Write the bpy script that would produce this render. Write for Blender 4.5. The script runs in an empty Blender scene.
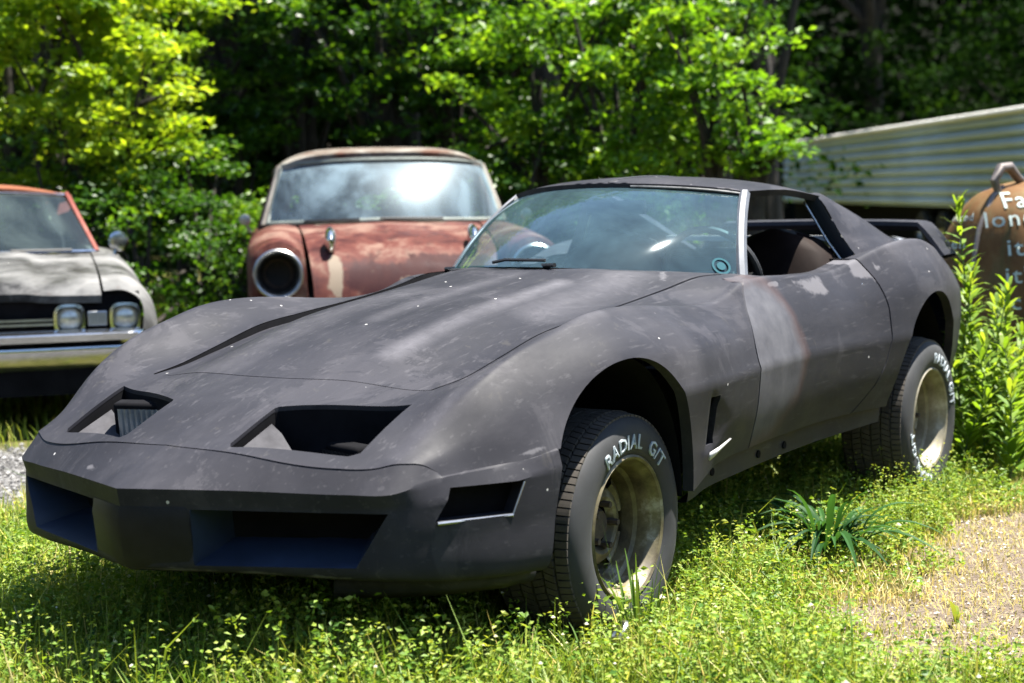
import bpy, bmesh, math, random
import numpy as np
from mathutils import Vector, Matrix
random.seed(7); np.random.seed(7)
PI=math.pi
scn=bpy.context.scene
COL=scn.collection

# ------------------------------------------------------------------ helpers
def link(o,parent=None):
    COL.objects.link(o)
    if parent is not None: o.parent=parent
    return o
def tag(o,label=None,cat=None,group=None,kind=None):
    if label: o['label']=label
    if cat: o['category']=cat
    if group: o['group']=group
    if kind: o['kind']=kind
    return o
def empty(name,loc=(0,0,0),rz=0.0,label=None,cat=None,group=None):
    o=bpy.data.objects.new(name,None); o.empty_display_size=.2
    o.location=loc; o.rotation_euler=(0,0,rz); link(o); return tag(o,label,cat,group)

class MB:
    """collects polygons, welds them and links ONE mesh object"""
    def __init__(s): s.v=[];s.f=[];s.mi=[]
    def add(s,vs,fs,mi=0):
        n=len(s.v); s.v+= [tuple(p) for p in vs]
        for f in fs: s.f.append([i+n for i in f]); s.mi.append(mi)
    def polys(s,ps,mi=0):
        for p in ps:
            n=len(s.v); s.v+=[tuple(q) for q in p]; s.f.append(list(range(n,n+len(p)))); s.mi.append(mi)
    def box(s,c,d,rz=0,mi=0,M=None):
        vs=[]
        for x in(-.5,.5):
            for y in(-.5,.5):
                for z in(-.5,.5):
                    p=Vector((x*d[0],y*d[1],z*d[2]))
                    if rz: p=Matrix.Rotation(rz,3,'Z')@p
                    if M is not None: p=M@p
                    vs.append((p.x+c[0],p.y+c[1],p.z+c[2]))
        s.add(vs,[(0,1,3,2),(4,6,7,5),(0,4,5,1),(2,3,7,6),(0,2,6,4),(1,5,7,3)],mi)
    def tube(s,pts,r,n=8,mi=0,cap=True,closed=False):
        pts=[Vector(p) for p in pts]; m=len(pts); rr=r if isinstance(r,(list,tuple)) else [r]*m
        vs=[];fs=[]
        up=Vector((0,0,1)); prev=None
        for i,p in enumerate(pts):
            if closed: t=(pts[(i+1)%m]-pts[i-1])
            else: t=(pts[min(i+1,m-1)]-pts[max(i-1,0)])
            t=t.normalized() if t.length>1e-9 else Vector((0,0,1))
            if prev is None:
                a=t.cross(up); 
                if a.length<.05: a=t.cross(Vector((1,0,0)))
                a.normalize()
            else:
                a=prev-t*prev.dot(t)
                a=a.normalized() if a.length>1e-6 else t.orthogonal().normalized()
            prev=a; b=t.cross(a)
            for k in range(n):
                an=2*PI*k/n; vs.append(p+(a*math.cos(an)+b*math.sin(an))*rr[i])
        for i in range(m if closed else m-1):
            j=(i+1)%m
            for k in range(n):
                k2=(k+1)%n; fs.append((i*n+k,i*n+k2,j*n+k2,j*n+k))
        if cap and not closed:
            fs.append(tuple(range(n))[::-1]); fs.append(tuple((m-1)*n+k for k in range(n)))
        s.add(vs,fs,mi)
    def lathe(s,prof,n=48,axis='Y',c=(0,0,0),mi=0,closed=False):
        # prof: list of (r, a) ; axis through c
        vs=[];fs=[];m=len(prof)
        for k in range(n):
            an=2*PI*k/n; ca,sa=math.cos(an),math.sin(an)
            for r,a in prof:
                if axis=='Y': vs.append((c[0]+r*sa,c[1]+a,c[2]+r*ca))
                elif axis=='X': vs.append((c[0]+a,c[1]+r*ca,c[2]+r*sa))
                else: vs.append((c[0]+r*ca,c[1]+r*sa,c[2]+a))
        for k in range(n):
            k2=(k+1)%n
            for i in range(m if closed else m-1):
                j=(i+1)%m
                fs.append((k*m+i,k*m+j,k2*m+j,k2*m+i))
        s.add(vs,fs,mi)
    def grid(s,P,mi=0,closev=False):
        m=len(P);n=len(P[0]);vs=[p for row in P for p in row];fs=[]
        for i in range(m-1):
            for j in range(n-1): fs.append((i*n+j,i*n+j+1,(i+1)*n+j+1,(i+1)*n+j))
        s.add(vs,fs,mi)
    def build(s,name,mats,parent=None,smooth=True,angle=40,weld=1e-5,flipcheck=True,solid=0,bevel=0,loc=None):
        me=bpy.data.meshes.new(name)
        if weld:
            key={};idx=[];nv=[]
            q=1/weld
            for p in s.v:
                k=(round(p[0]*q),round(p[1]*q),round(p[2]*q))
                if k not in key: key[k]=len(nv); nv.append(p)
                idx.append(key[k])
            nf=[];nm=[]
            for f,mi in zip(s.f,s.mi):
                g=[]
                for i in f:
                    j=idx[i]
                    if not g or g[-1]!=j: g.append(j)
                if len(g)>1 and g[0]==g[-1]: g.pop()
                if len(g)>=3 and len(set(g))==len(g): nf.append(g);nm.append(mi)
        else: nv,nf,nm=s.v,s.f,s.mi
        me.from_pydata(nv,[],nf)
        if not isinstance(mats,(list,tuple)): mats=[mats]
        for m in mats: me.materials.append(m)
        me.polygons.foreach_set('material_index',nm)
        if flipcheck:
            bm=bmesh.new(); bm.from_mesh(me); bmesh.ops.recalc_face_normals(bm,faces=bm.faces); bm.to_mesh(me); bm.free()
        if smooth:
            me.polygons.foreach_set('use_smooth',[True]*len(me.polygons))
            if angle<180: me.set_sharp_from_angle(angle=math.radians(angle))
        o=bpy.data.objects.new(name,me); link(o,parent)
        if loc: o.location=loc
        if solid:
            md=o.modifiers.new('thick','SOLIDIFY'); md.thickness=solid; md.offset=-1
        if bevel:
            md=o.modifiers.new('soft','BEVEL'); md.width=bevel; md.segments=2; md.limit_method='ANGLE'; md.angle_limit=math.radians(35)
        return o

def clip1(poly,g):
    """split one polygon by scalar function g; returns (positive part, negative part, cut edge)"""
    d=[g(p) for p in poly]
    if all(x>=0 for x in d): return poly,None,None
    if all(x<=0 for x in d): return None,poly,None
    A=[];B=[];cut=[]
    n=len(poly)
    for i in range(n):
        p,q=poly[i],poly[(i+1)%n];a,b=d[i],d[(i+1)%n]
        if a>=0: A.append(p)
        if a<=0: B.append(p)
        if a==0: cut.append(p)
        if a*b<0:
            if a<b: t=a/(a-b); x=tuple(p[k]+(q[k]-p[k])*t for k in range(3))
            else: t=b/(b-a); x=tuple(q[k]+(p[k]-q[k])*t for k in range(3))
            A.append(x);B.append(x);cut.append(x)
    return (A if len(A)>2 else None),(B if len(B)>2 else None),(cut if len(cut)==2 else None)
def clip(polys,g):
    P=[];N=[];C=[]
    for p in polys:
        a,b,c=clip1(p,g)
        if a:P.append(a)
        if b:N.append(b)
        if c:C.append(c)
    return P,N,C
def cut_convex(polys,planes):
    """remove region where ALL planes g>0; returns kept, removed, edges"""
    keep=[];rest=polys
    E=[]
    for g in planes:
        P,N,C=clip(rest,g); keep+=N; rest=P; E.append(C)
    # boundary edges: those of removed region
    return keep,rest,E
def boundary(polys,sel):
    """edges of `polys` used once, where sel(mid) is true"""
    from collections import Counter
    cnt={}
    for p in polys:
        n=len(p)
        for i in range(n):
            a=tuple(round(x,5) for x in p[i]);b=tuple(round(x,5) for x in p[(i+1)%n])
            if a==b: continue
            k=(a,b) if a<b else (b,a)
            cnt[k]=cnt.get(k,0)+1
    out=[]
    for (a,b),c in cnt.items():
        if c==1:
            m=tuple((a[k]+b[k])/2 for k in range(3))
            if sel(m): out.append((a,b))
    return out
def skirt(edges,d):
    out=[]
    for a,b in edges:
        da=d(a) if callable(d) else d; db=d(b) if callable(d) else d
        out.append([a,b,tuple(b[k]+db[k] for k in range(3)),tuple(a[k]+da[k] for k in range(3))])
    return out
def mir(polys): return [[(p[0],-p[1],p[2]) for p in reversed(q)] for q in polys]
def poly_planes(pts,ax=(0,1)):
    """convex polygon in two coords (abs y) -> list of g functions positive inside"""
    area=sum(pts[i][0]*pts[(i+1)%len(pts)][1]-pts[(i+1)%len(pts)][0]*pts[i][1] for i in range(len(pts)))
    sg=1 if area>0 else -1
    G=[]
    for i in range(len(pts)):
        (x0,y0),(x1,y1)=pts[i],pts[(i+1)%len(pts)]
        def g(p,x0=x0,y0=y0,x1=x1,y1=y1):
            return sg*((x1-x0)*(p[ax[1]]-y0)-(y1-y0)*(p[ax[0]]-x0))
        G.append(g)
    return G
def table(rows):
    """rows of (s, a, b..) -> smooth interpolating function (finite difference cubic, extrapolates flat-linearly)"""
    S=[r[0] for r in rows];V=[r[1:] for r in rows];n=len(S);m=len(V[0]);T=[]
    for i in range(n):
        if i==0: T.append([(V[1][k]-V[0][k])/(S[1]-S[0]) for k in range(m)])
        elif i==n-1: T.append([(V[-1][k]-V[-2][k])/(S[-1]-S[-2]) for k in range(m)])
        else:
            h0=S[i]-S[i-1];h1=S[i+1]-S[i]
            T.append([((V[i][k]-V[i-1][k])/h0*h1+(V[i+1][k]-V[i][k])/h1*h0)/(h0+h1) for k in range(m)])
    def f(s):
        if s<=S[0]: return [V[0][k]+T[0][k]*(s-S[0]) for k in range(m)]
        if s>=S[-1]: return [V[-1][k]+T[-1][k]*(s-S[-1]) for k in range(m)]
        i=0
        while s>S[i+1]: i+=1
        h=S[i+1]-S[i];t=(s-S[i])/h;t2=t*t;t3=t2*t
        return [V[i][k]*(2*t3-3*t2+1)+V[i+1][k]*(3*t2-2*t3)+T[i][k]*h*(t3-2*t2+t)+T[i+1][k]*h*(t3-t2) for k in range(m)]
    return f
def spline_pts(ctrl,sharp,nseg):
    """ctrl: list of points; sharp: indices with a crease; returns sampled points through ctrl"""
    n=len(ctrl);C=[np.array(c,float) for c in ctrl]
    d=[0]
    for i in range(1,n): d.append(d[-1]+max(np.linalg.norm(C[i]-C[i-1]),1e-6)**.75)
    def tan(i,side):
        if i==0: return (C[1]-C[0])/(d[1]-d[0])
        if i==n-1: return (C[-1]-C[-2])/(d[-1]-d[-2])
        a=(C[i]-C[i-1])/(d[i]-d[i-1]);b=(C[i+1]-C[i])/(d[i+1]-d[i])
        if i in sharp: return a if side<0 else b
        h0=d[i]-d[i-1];h1=d[i+1]-d[i]
        return (a*h1+b*h0)/(h0+h1)
    out=[]
    for i in range(n-1):
        h=d[i+1]-d[i];t0=tan(i,1);t1=tan(i+1,-1)
        ns=nseg[i] if isinstance(nseg,(list,tuple)) else nseg
        for k in range(ns+(1 if i==n-2 else 0)):
            t=k/ns;t2=t*t;t3=t2*t
            out.append(tuple(C[i]*(2*t3-3*t2+1)+C[i+1]*(3*t2-2*t3)+t0*h*(t3-2*t2+t)+t1*h*(t3-t2)))
    return out
def frange(a,b,step):
    n=max(1,int(round((b-a)/step)));return [a+(b-a)*i/n for i in range(n+1)]
def quads(P):
    return [[P[i][j],P[i][j+1],P[i+1][j+1],P[i+1][j]] for i in range(len(P)-1) for j in range(len(P[0])-1)]

# ------------------------------------------------------------------ materials
def newmat(name):
    m=bpy.data.materials.new(name);m.use_nodes=True
    nt=m.node_tree;b=nt.nodes['Principled BSDF']
    return m,nt,b
def N(nt,t,**k):
    n=nt.nodes.new(t)
    for a,v in k.items():
        if a in n.inputs: n.inputs[a].default_value=v
        else: setattr(n,a,v)
    return n
def ramp(nt,fac,stops,interp='LINEAR'):
    r=nt.nodes.new('ShaderNodeValToRGB');r.color_ramp.interpolation=interp
    e=r.color_ramp.elements
    while len(e)<len(stops): e.new(.5)
    for el,(p,c) in zip(e,stops):
        el.position=p;el.color=(c[0],c[1],c[2],1) if len(c)>=3 else (c[0],)*3+(1,)
    nt.links.new(fac,r.inputs[0]);return r
def noise(nt,scale,detail=4,rough=.6,coord='Object',dist=0,map_scale=None):
    tc=nt.nodes.new('ShaderNodeTexCoord');n=nt.nodes.new('ShaderNodeTexNoise')
    n.inputs['Scale'].default_value=scale;n.inputs['Detail'].default_value=detail;n.inputs['Roughness'].default_value=rough
    n.inputs['Distortion'].default_value=dist
    if map_scale:
        mp=nt.nodes.new('ShaderNodeMapping');mp.inputs['Scale'].default_value=map_scale
        nt.links.new(tc.outputs[coord],mp.inputs[0]);nt.links.new(mp.outputs[0],n.inputs['Vector'])
    else: nt.links.new(tc.outputs[coord],n.inputs['Vector'])
    return n
def mix(nt,fac,a,b,mode='MIX'):
    m=nt.nodes.new('ShaderNodeMix');m.data_type='RGBA';m.blend_type=mode
    for sock,v in ((m.inputs[0],fac),(m.inputs[6],a),(m.inputs[7],b)):
        if hasattr(v,'is_output'): nt.links.new(v,sock)
        elif isinstance(v,(int,float)): sock.default_value=v
        else: sock.default_value=(v[0],v[1],v[2],1)
    return m.outputs[2]
def bump(nt,b,h,strength=.2,dist=.01):
    n=nt.nodes.new('ShaderNodeBump');n.inputs['Strength'].default_value=strength;n.inputs['Distance'].default_value=dist
    nt.links.new(h,n.inputs['Height']);nt.links.new(n.outputs[0],b.inputs['Normal']);return n
def simple(name,col,rough=.5,metal=0,var=0,scale=8,spec=.5,bmp=0):
    m,nt,b=newmat(name)
    b.inputs['Roughness'].default_value=rough;b.inputs['Metallic'].default_value=metal
    b.inputs['Specular IOR Level'].default_value=spec
    if var:
        n=noise(nt,scale,6,.65)
        c0=[max(0,c*(1-var)) for c in col];c1=[min(1,c*(1+var)) for c in col]
        r=ramp(nt,n.outputs[0],[(.3,c0),(.7,c1)]);nt.links.new(r.outputs[0],b.inputs['Base Color'])
        if bmp: bump(nt,b,n.outputs[0],bmp,.01)
    else: b.inputs['Base Color'].default_value=(*col,1)
    return m

def paint_black():
    m,nt,b=newmat('flat_black_paint')
    n=noise(nt,1.6,8,.62,dist=.3)
    base=ramp(nt,n.outputs[0],[(.28,(.0122,.0125,.0157)),(.5,(.0190,.0190,.0232)),(.72,(.0292,.0288,.034))])
    # dusty streaks
    n2=noise(nt,5,6,.7,map_scale=(.35,2.2,2.2))
    r2=ramp(nt,n2.outputs[0],[(.48,(0,0,0)),(.8,(1,1,1))])
    c=mix(nt,mixfac(nt,r2.outputs[0],.22),base.outputs[0],(.068,.065,.072))
    # rubbed-through primer clouds, drips and sanding marks
    nA=noise(nt,3.2,12,.72,dist=.8);rA=ramp(nt,nA.outputs[0],[(.54,(0,0,0)),(.575,(1,1,1))])
    c=mix(nt,mixfac(nt,rA.outputs[0],.30),c,(.050,.048,.054))
    nB=noise(nt,6.5,12,.75,dist=1.2);rB=ramp(nt,nB.outputs[0],[(.30,(1,1,1)),(.37,(0,0,0))])
    c=mix(nt,mixfac(nt,rB.outputs[0],.45),c,(.0105,.0102,.0120))
    nC=noise(nt,60,3,.6,map_scale=(.12,1.0,1.0));rC=ramp(nt,nC.outputs[0],[(.60,(0,0,0)),(.70,(1,1,1))])
    c=mix(nt,mixfac(nt,rC.outputs[0],.22),c,(.085,.082,.088))
    nD=noise(nt,18,5,.7,map_scale=(1.0,1.0,.10));rD=ramp(nt,nD.outputs[0],[(.62,(0,0,0)),(.72,(1,1,1))])
    c=mix(nt,mixfac(nt,rD.outputs[0],.16),c,(.085,.078,.062))
    # chips: tiny pale specks
    tc=nt.nodes.new('ShaderNodeTexCoord');v=nt.nodes.new('ShaderNodeTexVoronoi');v.inputs['Scale'].default_value=13
    nt.links.new(tc.outputs['Object'],v.inputs['Vector'])
    r3=ramp(nt,v.outputs['Distance'],[(0.0,(1,1,1)),(.045,(1,1,1)),(.062,(0,0,0))])
    sp=N(nt,'ShaderNodeSeparateColor');nt.links.new(v.outputs['Color'],sp.inputs[0])
    gt=N(nt,'ShaderNodeMath',operation='GREATER_THAN');gt.inputs[1].default_value=.72;nt.links.new(sp.outputs[0],gt.inputs[0])
    mm=N(nt,'ShaderNodeMath',operation='MULTIPLY');nt.links.new(r3.outputs[0],mm.inputs[0]);nt.links.new(gt.outputs[0],mm.inputs[1])
    c=mix(nt,mm.outputs[0],c,(.4,.39,.38))
    # scuffs / primer from vertex attributes
    at=N(nt,'ShaderNodeAttribute',attribute_name='scuff')
    n4=noise(nt,14,6,.7)
    ad=N(nt,'ShaderNodeMath',operation='MULTIPLY_ADD');nt.links.new(n4.outputs[0],ad.inputs[0]);ad.inputs[1].default_value=.9
    nt.links.new(at.outputs['Fac'],ad.inputs[2])
    r4=ramp(nt,ad.outputs[0],[(.86,(0,0,0)),(1.25,(1,1,1))])
    c=mix(nt,mixfac(nt,r4.outputs[0],.72),c,(.095,.092,.10))
    du=N(nt,'ShaderNodeAttribute',attribute_name='dust_sheen')
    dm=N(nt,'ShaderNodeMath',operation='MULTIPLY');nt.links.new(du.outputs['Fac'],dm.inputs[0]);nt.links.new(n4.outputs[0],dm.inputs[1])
    c=mix(nt,dm.outputs[0],c,(.135,.130,.142))  # dust, brightened to carry the sheen along hood and fender ridges
    ap=N(nt,'ShaderNodeAttribute',attribute_name='primer')
    n5=noise(nt,7,6,.6)
    ad2=N(nt,'ShaderNodeMath',operation='MULTIPLY_ADD');nt.links.new(n5.outputs[0],ad2.inputs[0]);ad2.inputs[1].default_value=.5
    nt.links.new(ap.outputs['Fac'],ad2.inputs[2])
    rr=ramp(nt,ad2.outputs[0],[(.40,(0,0,0)),(.62,(1,1,1))])
    rg=ramp(nt,ad2.outputs[0],[(.56,(0,0,0)),(.86,(1,1,1))])
    c=mix(nt,mixfac(nt,rr.outputs[0],.42),c,(.070,.042,.037))
    n6=noise(nt,10,5,.6)
    gcol=ramp(nt,n6.outputs[0],[(.3,(.040,.040,.047)),(.7,(.072,.072,.080))])
    c=mix(nt,rg.outputs[0],c,gcol.outputs[0])
    nt.links.new(c,b.inputs['Base Color'])
    rn=noise(nt,4,6,.7);rro=ramp(nt,rn.outputs[0],[(.3,(.46,)*3),(.7,(.62,)*3)])
    nt.links.new(rro.outputs[0],b.inputs['Roughness'])
    b.inputs['Specular IOR Level'].default_value=.07
    hn=noise(nt,3.0,3,.5);bump(nt,b,hn.outputs[0],.05,.02)
    return m
def mixfac(nt,sock,k):
    n=N(nt,'ShaderNodeMath',operation='MULTIPLY');n.inputs[1].default_value=k
    nt.links.new(sock,n.inputs[0]);return n.outputs[0]
M={}
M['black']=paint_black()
M['trim']=simple('black_rubber_trim',(.008,.008,.009),.55)
M['void']=simple('dark_interior',(.006,.006,.007),.9,var=.4,spec=.05)
M['floor']=simple('charcoal_vinyl',(.02,.018,.018),.6,var=.4)
M['skyblue_wall']=simple('sky_blue_on_black',(.013,.021,.040),.45,var=.45,scale=5)  # sky light on the recess faces put into the colour as blue
M['greypatch']=simple('dusty_grey_fibreglass',(.045,.044,.048),.8,var=.35,scale=14,spec=.03)
M['white']=simple('chipped_white_paint',(.34,.34,.35),.5,var=.15)
M['chrome']=simple('chrome',(.48,.49,.50),.16,1,var=.12,scale=20)
M['dullchrome']=simple('dull_chrome',(.30,.30,.30),.34,1,var=.25,scale=14)
M['rubber']=simple('tyre_rubber',(.016,.017,.019),.75,var=.35,scale=9)
M['tread']=simple('dusty_tread',(.045,.038,.031),.85,var=.35,scale=22)
M['letter']=simple('raised_white_letters',(.30,.34,.37),.7,var=.2,scale=40)

# ------------------------------------------------------------------ black coupe
car=empty('sports_car',(0,0,0),0,'matte black pop-up headlight coupe with grey primer patch on its door','car')

SWEEP=0.0
def warp(s,y):
    return s
L0=table([(-1.0,.0,.617),(-.93,.0,.640),(-.75,.0,.708),(-.566,0,.762),(-.32,0,.838),(0,0,.905),(.3,0,.945),(.55,0,.975),(.8,0,1.0),(1.1,0,1.0),(2.0,0,.98),(2.6,0,.985),(3.0,0,.98),(3.3,0,.965),(3.55,0,.93)])
L1=table([(-1.0,.24,.604),(-.93,.24,.630),(-.75,.24,.703),(-.566,.24,.757),(-.32,.24,.832),(0,.25,.898),(.3,.25,.935),(.55,.25,.965),(.8,.25,.992),(1.1,.25,.99),(2.0,.25,.975),(2.6,.25,.98),(3.0,.25,.977),(3.3,.24,.962),(3.55,.22,.925)])
L2=table([(-1.0,.47,.545),(-.93,.475,.580),(-.83,.48,.623),(-.72,.485,.674),(-.566,.49,.728),(-.35,.51,.764),(-.2,.515,.80),(0,.52,.848),(.22,.52,.873),(.5,.52,.900),(.75,.53,.93),(.95,.55,.960),(1.1,.57,.962),(2.0,.60,.975),(2.6,.58,.985),(3.0,.54,.965),(3.3,.49,.945),(3.55,.44,.90)])
L3=table([(-1.0,.585,.538),(-.93,.59,.563),(-.82,.608,.607),(-.70,.618,.664),(-.55,.655,.764),(-.4,.675,.83),(-.22,.69,.876),(-.05,.695,.912),(.12,.695,.921),(.3,.69,.914),(.5,.685,.898),(.7,.682,.890),(.86,.68,.905),(1.0,.675,.942),(1.15,.672,.950),(1.5,.675,.942),(1.75,.685,.945),(1.9,.70,.972),(2.05,.72,1.004),(2.25,.74,1.033),(2.45,.745,1.036),(2.7,.725,1.000),(2.9,.69,.955),(3.15,.63,.915),(3.4,.56,.88),(3.55,.50,.85)])
L4=table([(-1.0,.612,.533),(-.93,.620,.553),(-.82,.642,.585),(-.70,.674,.620),(-.55,.735,.685),(-.4,.785,.735),(-.22,.825,.785),(-.05,.842,.806),(.12,.845,.808),(.3,.835,.803),(.5,.812,.798),(.7,.782,.800),(.86,.765,.81),(1.0,.754,.825),(1.15,.748,.83),(1.5,.752,.83),(1.75,.772,.84),(1.9,.79,.85),(2.05,.815,.86),(2.25,.84,.87),(2.45,.84,.87),(2.7,.805,.85),(2.9,.76,.83),(3.15,.695,.81),(3.4,.61,.79),(3.55,.55,.77)])
L5=table([(-1.0,.640,.545),(-.93,.648,.552),(-.82,.668,.563),(-.70,.715,.572),(-.55,.790,.587),(-.4,.838,.607),(-.22,.862,.645),(-.05,.872,.676),(.12,.875,.683),(.3,.868,.680),(.5,.850,.678),(.7,.828,.679),(.86,.812,.682),(1.0,.804,.684),(1.15,.799,.686),(1.5,.803,.686),(1.75,.822,.685),(1.9,.838,.684),(2.05,.856,.684),(2.25,.868,.69),(2.45,.86,.695),(2.7,.818,.70),(2.9,.772,.70),(3.15,.705,.70),(3.4,.62,.70),(3.55,.56,.70)])
L6=table([(.0,.862,.55),(.3,.850,.55),(.5,.832,.55),(.86,.798,.55),(1.15,.786,.55),(1.5,.79,.55),(1.9,.825,.55),(2.25,.85,.55),(2.45,.845,.55),(2.7,.80,.56),(2.9,.755,.56),(3.15,.69,.56),(3.55,.545,.56)])
L7=table([(.0,.845,.36),(.3,.838,.375),(.42,.82,.40),(.55,.79,.415),(.86,.768,.428),(1.15,.758,.433),(1.5,.76,.436),(1.9,.79,.432),(2.25,.82,.42),(2.45,.82,.42),(2.7,.775,.43),(2.9,.73,.44),(3.15,.665,.45),(3.55,.52,.46)])
def sec_top(s):
    c=[L(s) for L in (L0,L1,L2,L3,L4,L5)]
    k=max(0,min(1,(.75-s)/.5)) if s<1.4 else .35
    p2,p3,p4,p5=c[2],c[3],c[4],c[5]
    # flat fender side: pull the mid point towards the chord
    ch=[p3[i]+(p5[i]-p3[i])*.5 for i in (0,1)]
    f=.62*max(0,min(1,(-.10-s)/.35))
    p4=[p4[i]*(1-f)+(ch[i]+(.016,.012)[i])*f for i in (0,1)]
    a=[p3[0]-.030,p3[1]-(p3[1]-p2[1])*.12-.002]
    b=[p3[0]+(p4[0]-p3[0])*.24+.004*k,p3[1]+(p4[1]-p3[1])*.20]
    pts=spline_pts([c[0],c[1],p2,a,p3,b,p4,p5],(),[14,16,9,4,4,4,8,9])
    return [(warp(s,y),y,z) for y,z in pts]
def sec_low(s):
    c=[L(s) for L in (L5,L6,L7)]
    pts=spline_pts(c,(),[8,8])
    return [(s,y,z) for y,z in pts]
FA=(-.06,.36,.43,.375,.44)   # front arch: cx, z0, front half width, rear half width, height
RA=(2.40,.36,.42,.44,.475)
def arch_g(A):
    cx,z0,hf,hr,h=A
    def g(p):
        dx=p[0]-cx;hw=hf if dx<0 else hr
        u=dx/hw
        if p[2]>=z0: return (math.sqrt(u*u+((p[2]-z0)/h)**2)-1)*.4
        if dx<0: return (abs(u)-1-.12*(z0-p[2])/.1)*.4
        return (abs(u)-1+.25*((z0-p[2])/.2)**2)*.4
    return g
top_f=quads([sec_top(s) for s in frange(-1.0,1.10,.0155)])
top_m=quads([sec_top(s) for s in frange(1.10,2.02,.02)])
top_r=quads([sec_top(s) for s in frange(2.02,3.55,.0155)])
low=quads([sec_low(s) for s in [q for q in frange(-1.0,1.10,.0155) if q>-.03]+frange(1.10,2.02,.02)[1:]+frange(2.02,3.55,.0155)[1:]])
def scoop(p):
    x,y,z=p
    if .40<x<.64 and .47<z<.66:
        f=max(0,1-(x-.415)/.215)*max(0,min(1,(x-.412)/.004));e=max(0,min(1,(.655-.09*(x-.415)/.2-z)/.02))*max(0,min(1,(z-.480-.45*max(0,x-.46)*.9)/.02))
        return (x,y-.011*f*e,z)
    return p
Q=top_f+top_m+top_r+[[scoop(p) for p in q] for q in low]
# nose seam (front edge of the painted body) – follows the bumper top
SEAM=[(-.990,0),(-.962,.30),(-.882,.52),(-.806,.636),(-.752,.685),(-.750,.80)]
def seam_x(y):
    y=abs(y)
    if y<=.636: return -.958+.59*y**3
    for (x0,y0),(x1,y1) in zip(SEAM,SEAM[1:]):
        if y<=y1: return x0+(x1-x0)*(y-y0)/(y1-y0)
    return SEAM[-1][0]
Q,_,_=clip(Q,lambda p:(p[0]-seam_x(p[1])-.002) if p[2]<.72 else 1)
# wheel arches
for A in (FA,RA): Q,_,_=clip(Q,arch_g(A))
# body below the bumper crease, ahead of the front wheel, belongs to the bumper
# cockpit opening: windscreen base curve ... door sill ... sail base
def ws_x(y): return .715+.44*(y/.584)**2
def cockpit(p):
    x,y,z=p
    sill=.648 if x<2.0 else .648-(x-2.0)*.14
    gx=x-ws_x(min(y,.66)); gb=2.98-x
    return min(sill-y,gx,gb)
Q=[q for q in Q]
kept=[]
C1,C2,_=clip(Q,lambda p:p[0]-ws_x(min(p[1],.66)))
kept+=C2
D1,D2,_=clip(C1,lambda p:p[1]-(.648 if p[0]<2.0 else .648-(p[0]-2.0)*.14)); kept+=D1
E1,E2,_=clip(D2,lambda p:p[0]-2.98); kept+=E1
Q=kept
# headlight openings
HL=[(-.600,.498),(-.722,.180),(-.93,.195),(-.945,.22),(-.826,.498)]
HL=[(-.597,.505),(-.612,.47),(-.722,.190),(-.745,.178),(-.915,.178),(-.930,.190),(-.927,.205),(-.838,.485),(-.815,.505)]
Q,HLrem,_=cut_convex(Q,poly_planes(HL))
# side vent slot
VENT=[(.415,.640),(.478,.640),(.478,.495),(.415,.495)]
Qs=[q for q in Q]
Q,_,_=cut_convex(Qs,poly_planes(VENT,(0,2)))
# door
def door_front(z):
    t=max(0,min(1,(z-.70)/.25)); return .835+.17*t*t*(1.2-.2*t)
def door_rear(z):
    pts=[(.40,1.62),(.45,1.73),(.52,1.83),(.59,1.895),(.70,1.945),(.80,1.965),(.90,1.955),(.98,1.93),(1.02,1.91)]
    for (a,x0),(b,x1) in zip(pts,pts[1:]):
        if z<=b: return x0+(x1-x0)*(z-a)/(b-a)
    return pts[-1][1]
gap=.0045
A1,A2,_=clip(Q,lambda p:p[0]-door_front(p[2]))
B1,B2,_=clip(A1,lambda p:door_rear(p[2])-p[0])
inmid=lambda q: True
door=[q for q in B1 if sum(p[1] for p in q)/len(q)>.6]
notdoor=[q for q in B1 if sum(p[1] for p in q)/len(q)<=.6]
Q=A2+B2+notdoor
door,_,_=clip(door,lambda p:p[0]-door_front(p[2])-2*gap)
door,_,_=clip(door,lambda p:door_rear(p[2])-p[0]-2*gap)
# hood panel
def hood_y(x): return L2(x)[0]-.002
def hood_g(p): return min(hood_y(p[0])-p[1], p[0]-(-.555+.35*p[1]*p[1]))
H1,H2,_=clip(Q,lambda p:p[0]-(-.565+.30*p[1]*p[1]))
G1,G2,_=clip(H1,lambda p:hood_y(p[0])-p[1])
hood=[q for q in G1 if sum(p[0] for p in q)/len(q)<1.2]
Q=H2+G2+[q for q in G1 if sum(p[0] for p in q)/len(q)>=1.2]
hood,cowl,_=clip(hood,lambda p:(ws_x(p[1])-.035)-p[0])
Q+=cowl
hood,_,_=clip(hood,lambda p:hood_y(p[0])-.006-p[1])

isarch=lambda m: (abs(arch_g(FA)(m))<.004 or abs(arch_g(RA)(m))<.004)
body=MB()
half=list(Q)
ar=boundary(Q,lambda m: isarch(m) and m[1]>.5)
half+=skirt(ar,(0,-.035,0))
hlb=boundary(Q,lambda m: -.96<m[0]<-.58 and .16<m[1]<.52 and seam_x(m[1])+.004<m[0])
half+=skirt(hlb,(0,0,-.012))
db=boundary(Q,lambda m:m[1]>.6 and (abs(m[0]-door_front(m[2]))<.003 or abs(m[0]-door_rear(m[2]))<.003))
half+=skirt(db,(0,-.03,0))
hb=boundary(Q,lambda m: abs(m[1]-hood_y(m[0]))<.004 and -.55<m[0]<1.1)
vb=boundary(Q,lambda m:.40<m[0]<.49 and .48<m[2]<.65 and m[1]>.7)
half+=skirt(vb,(0,-.02,0))
body.polys(half);body.polys(mir(half))
bo=body.build('body',M['black'],car,angle=50)

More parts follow.
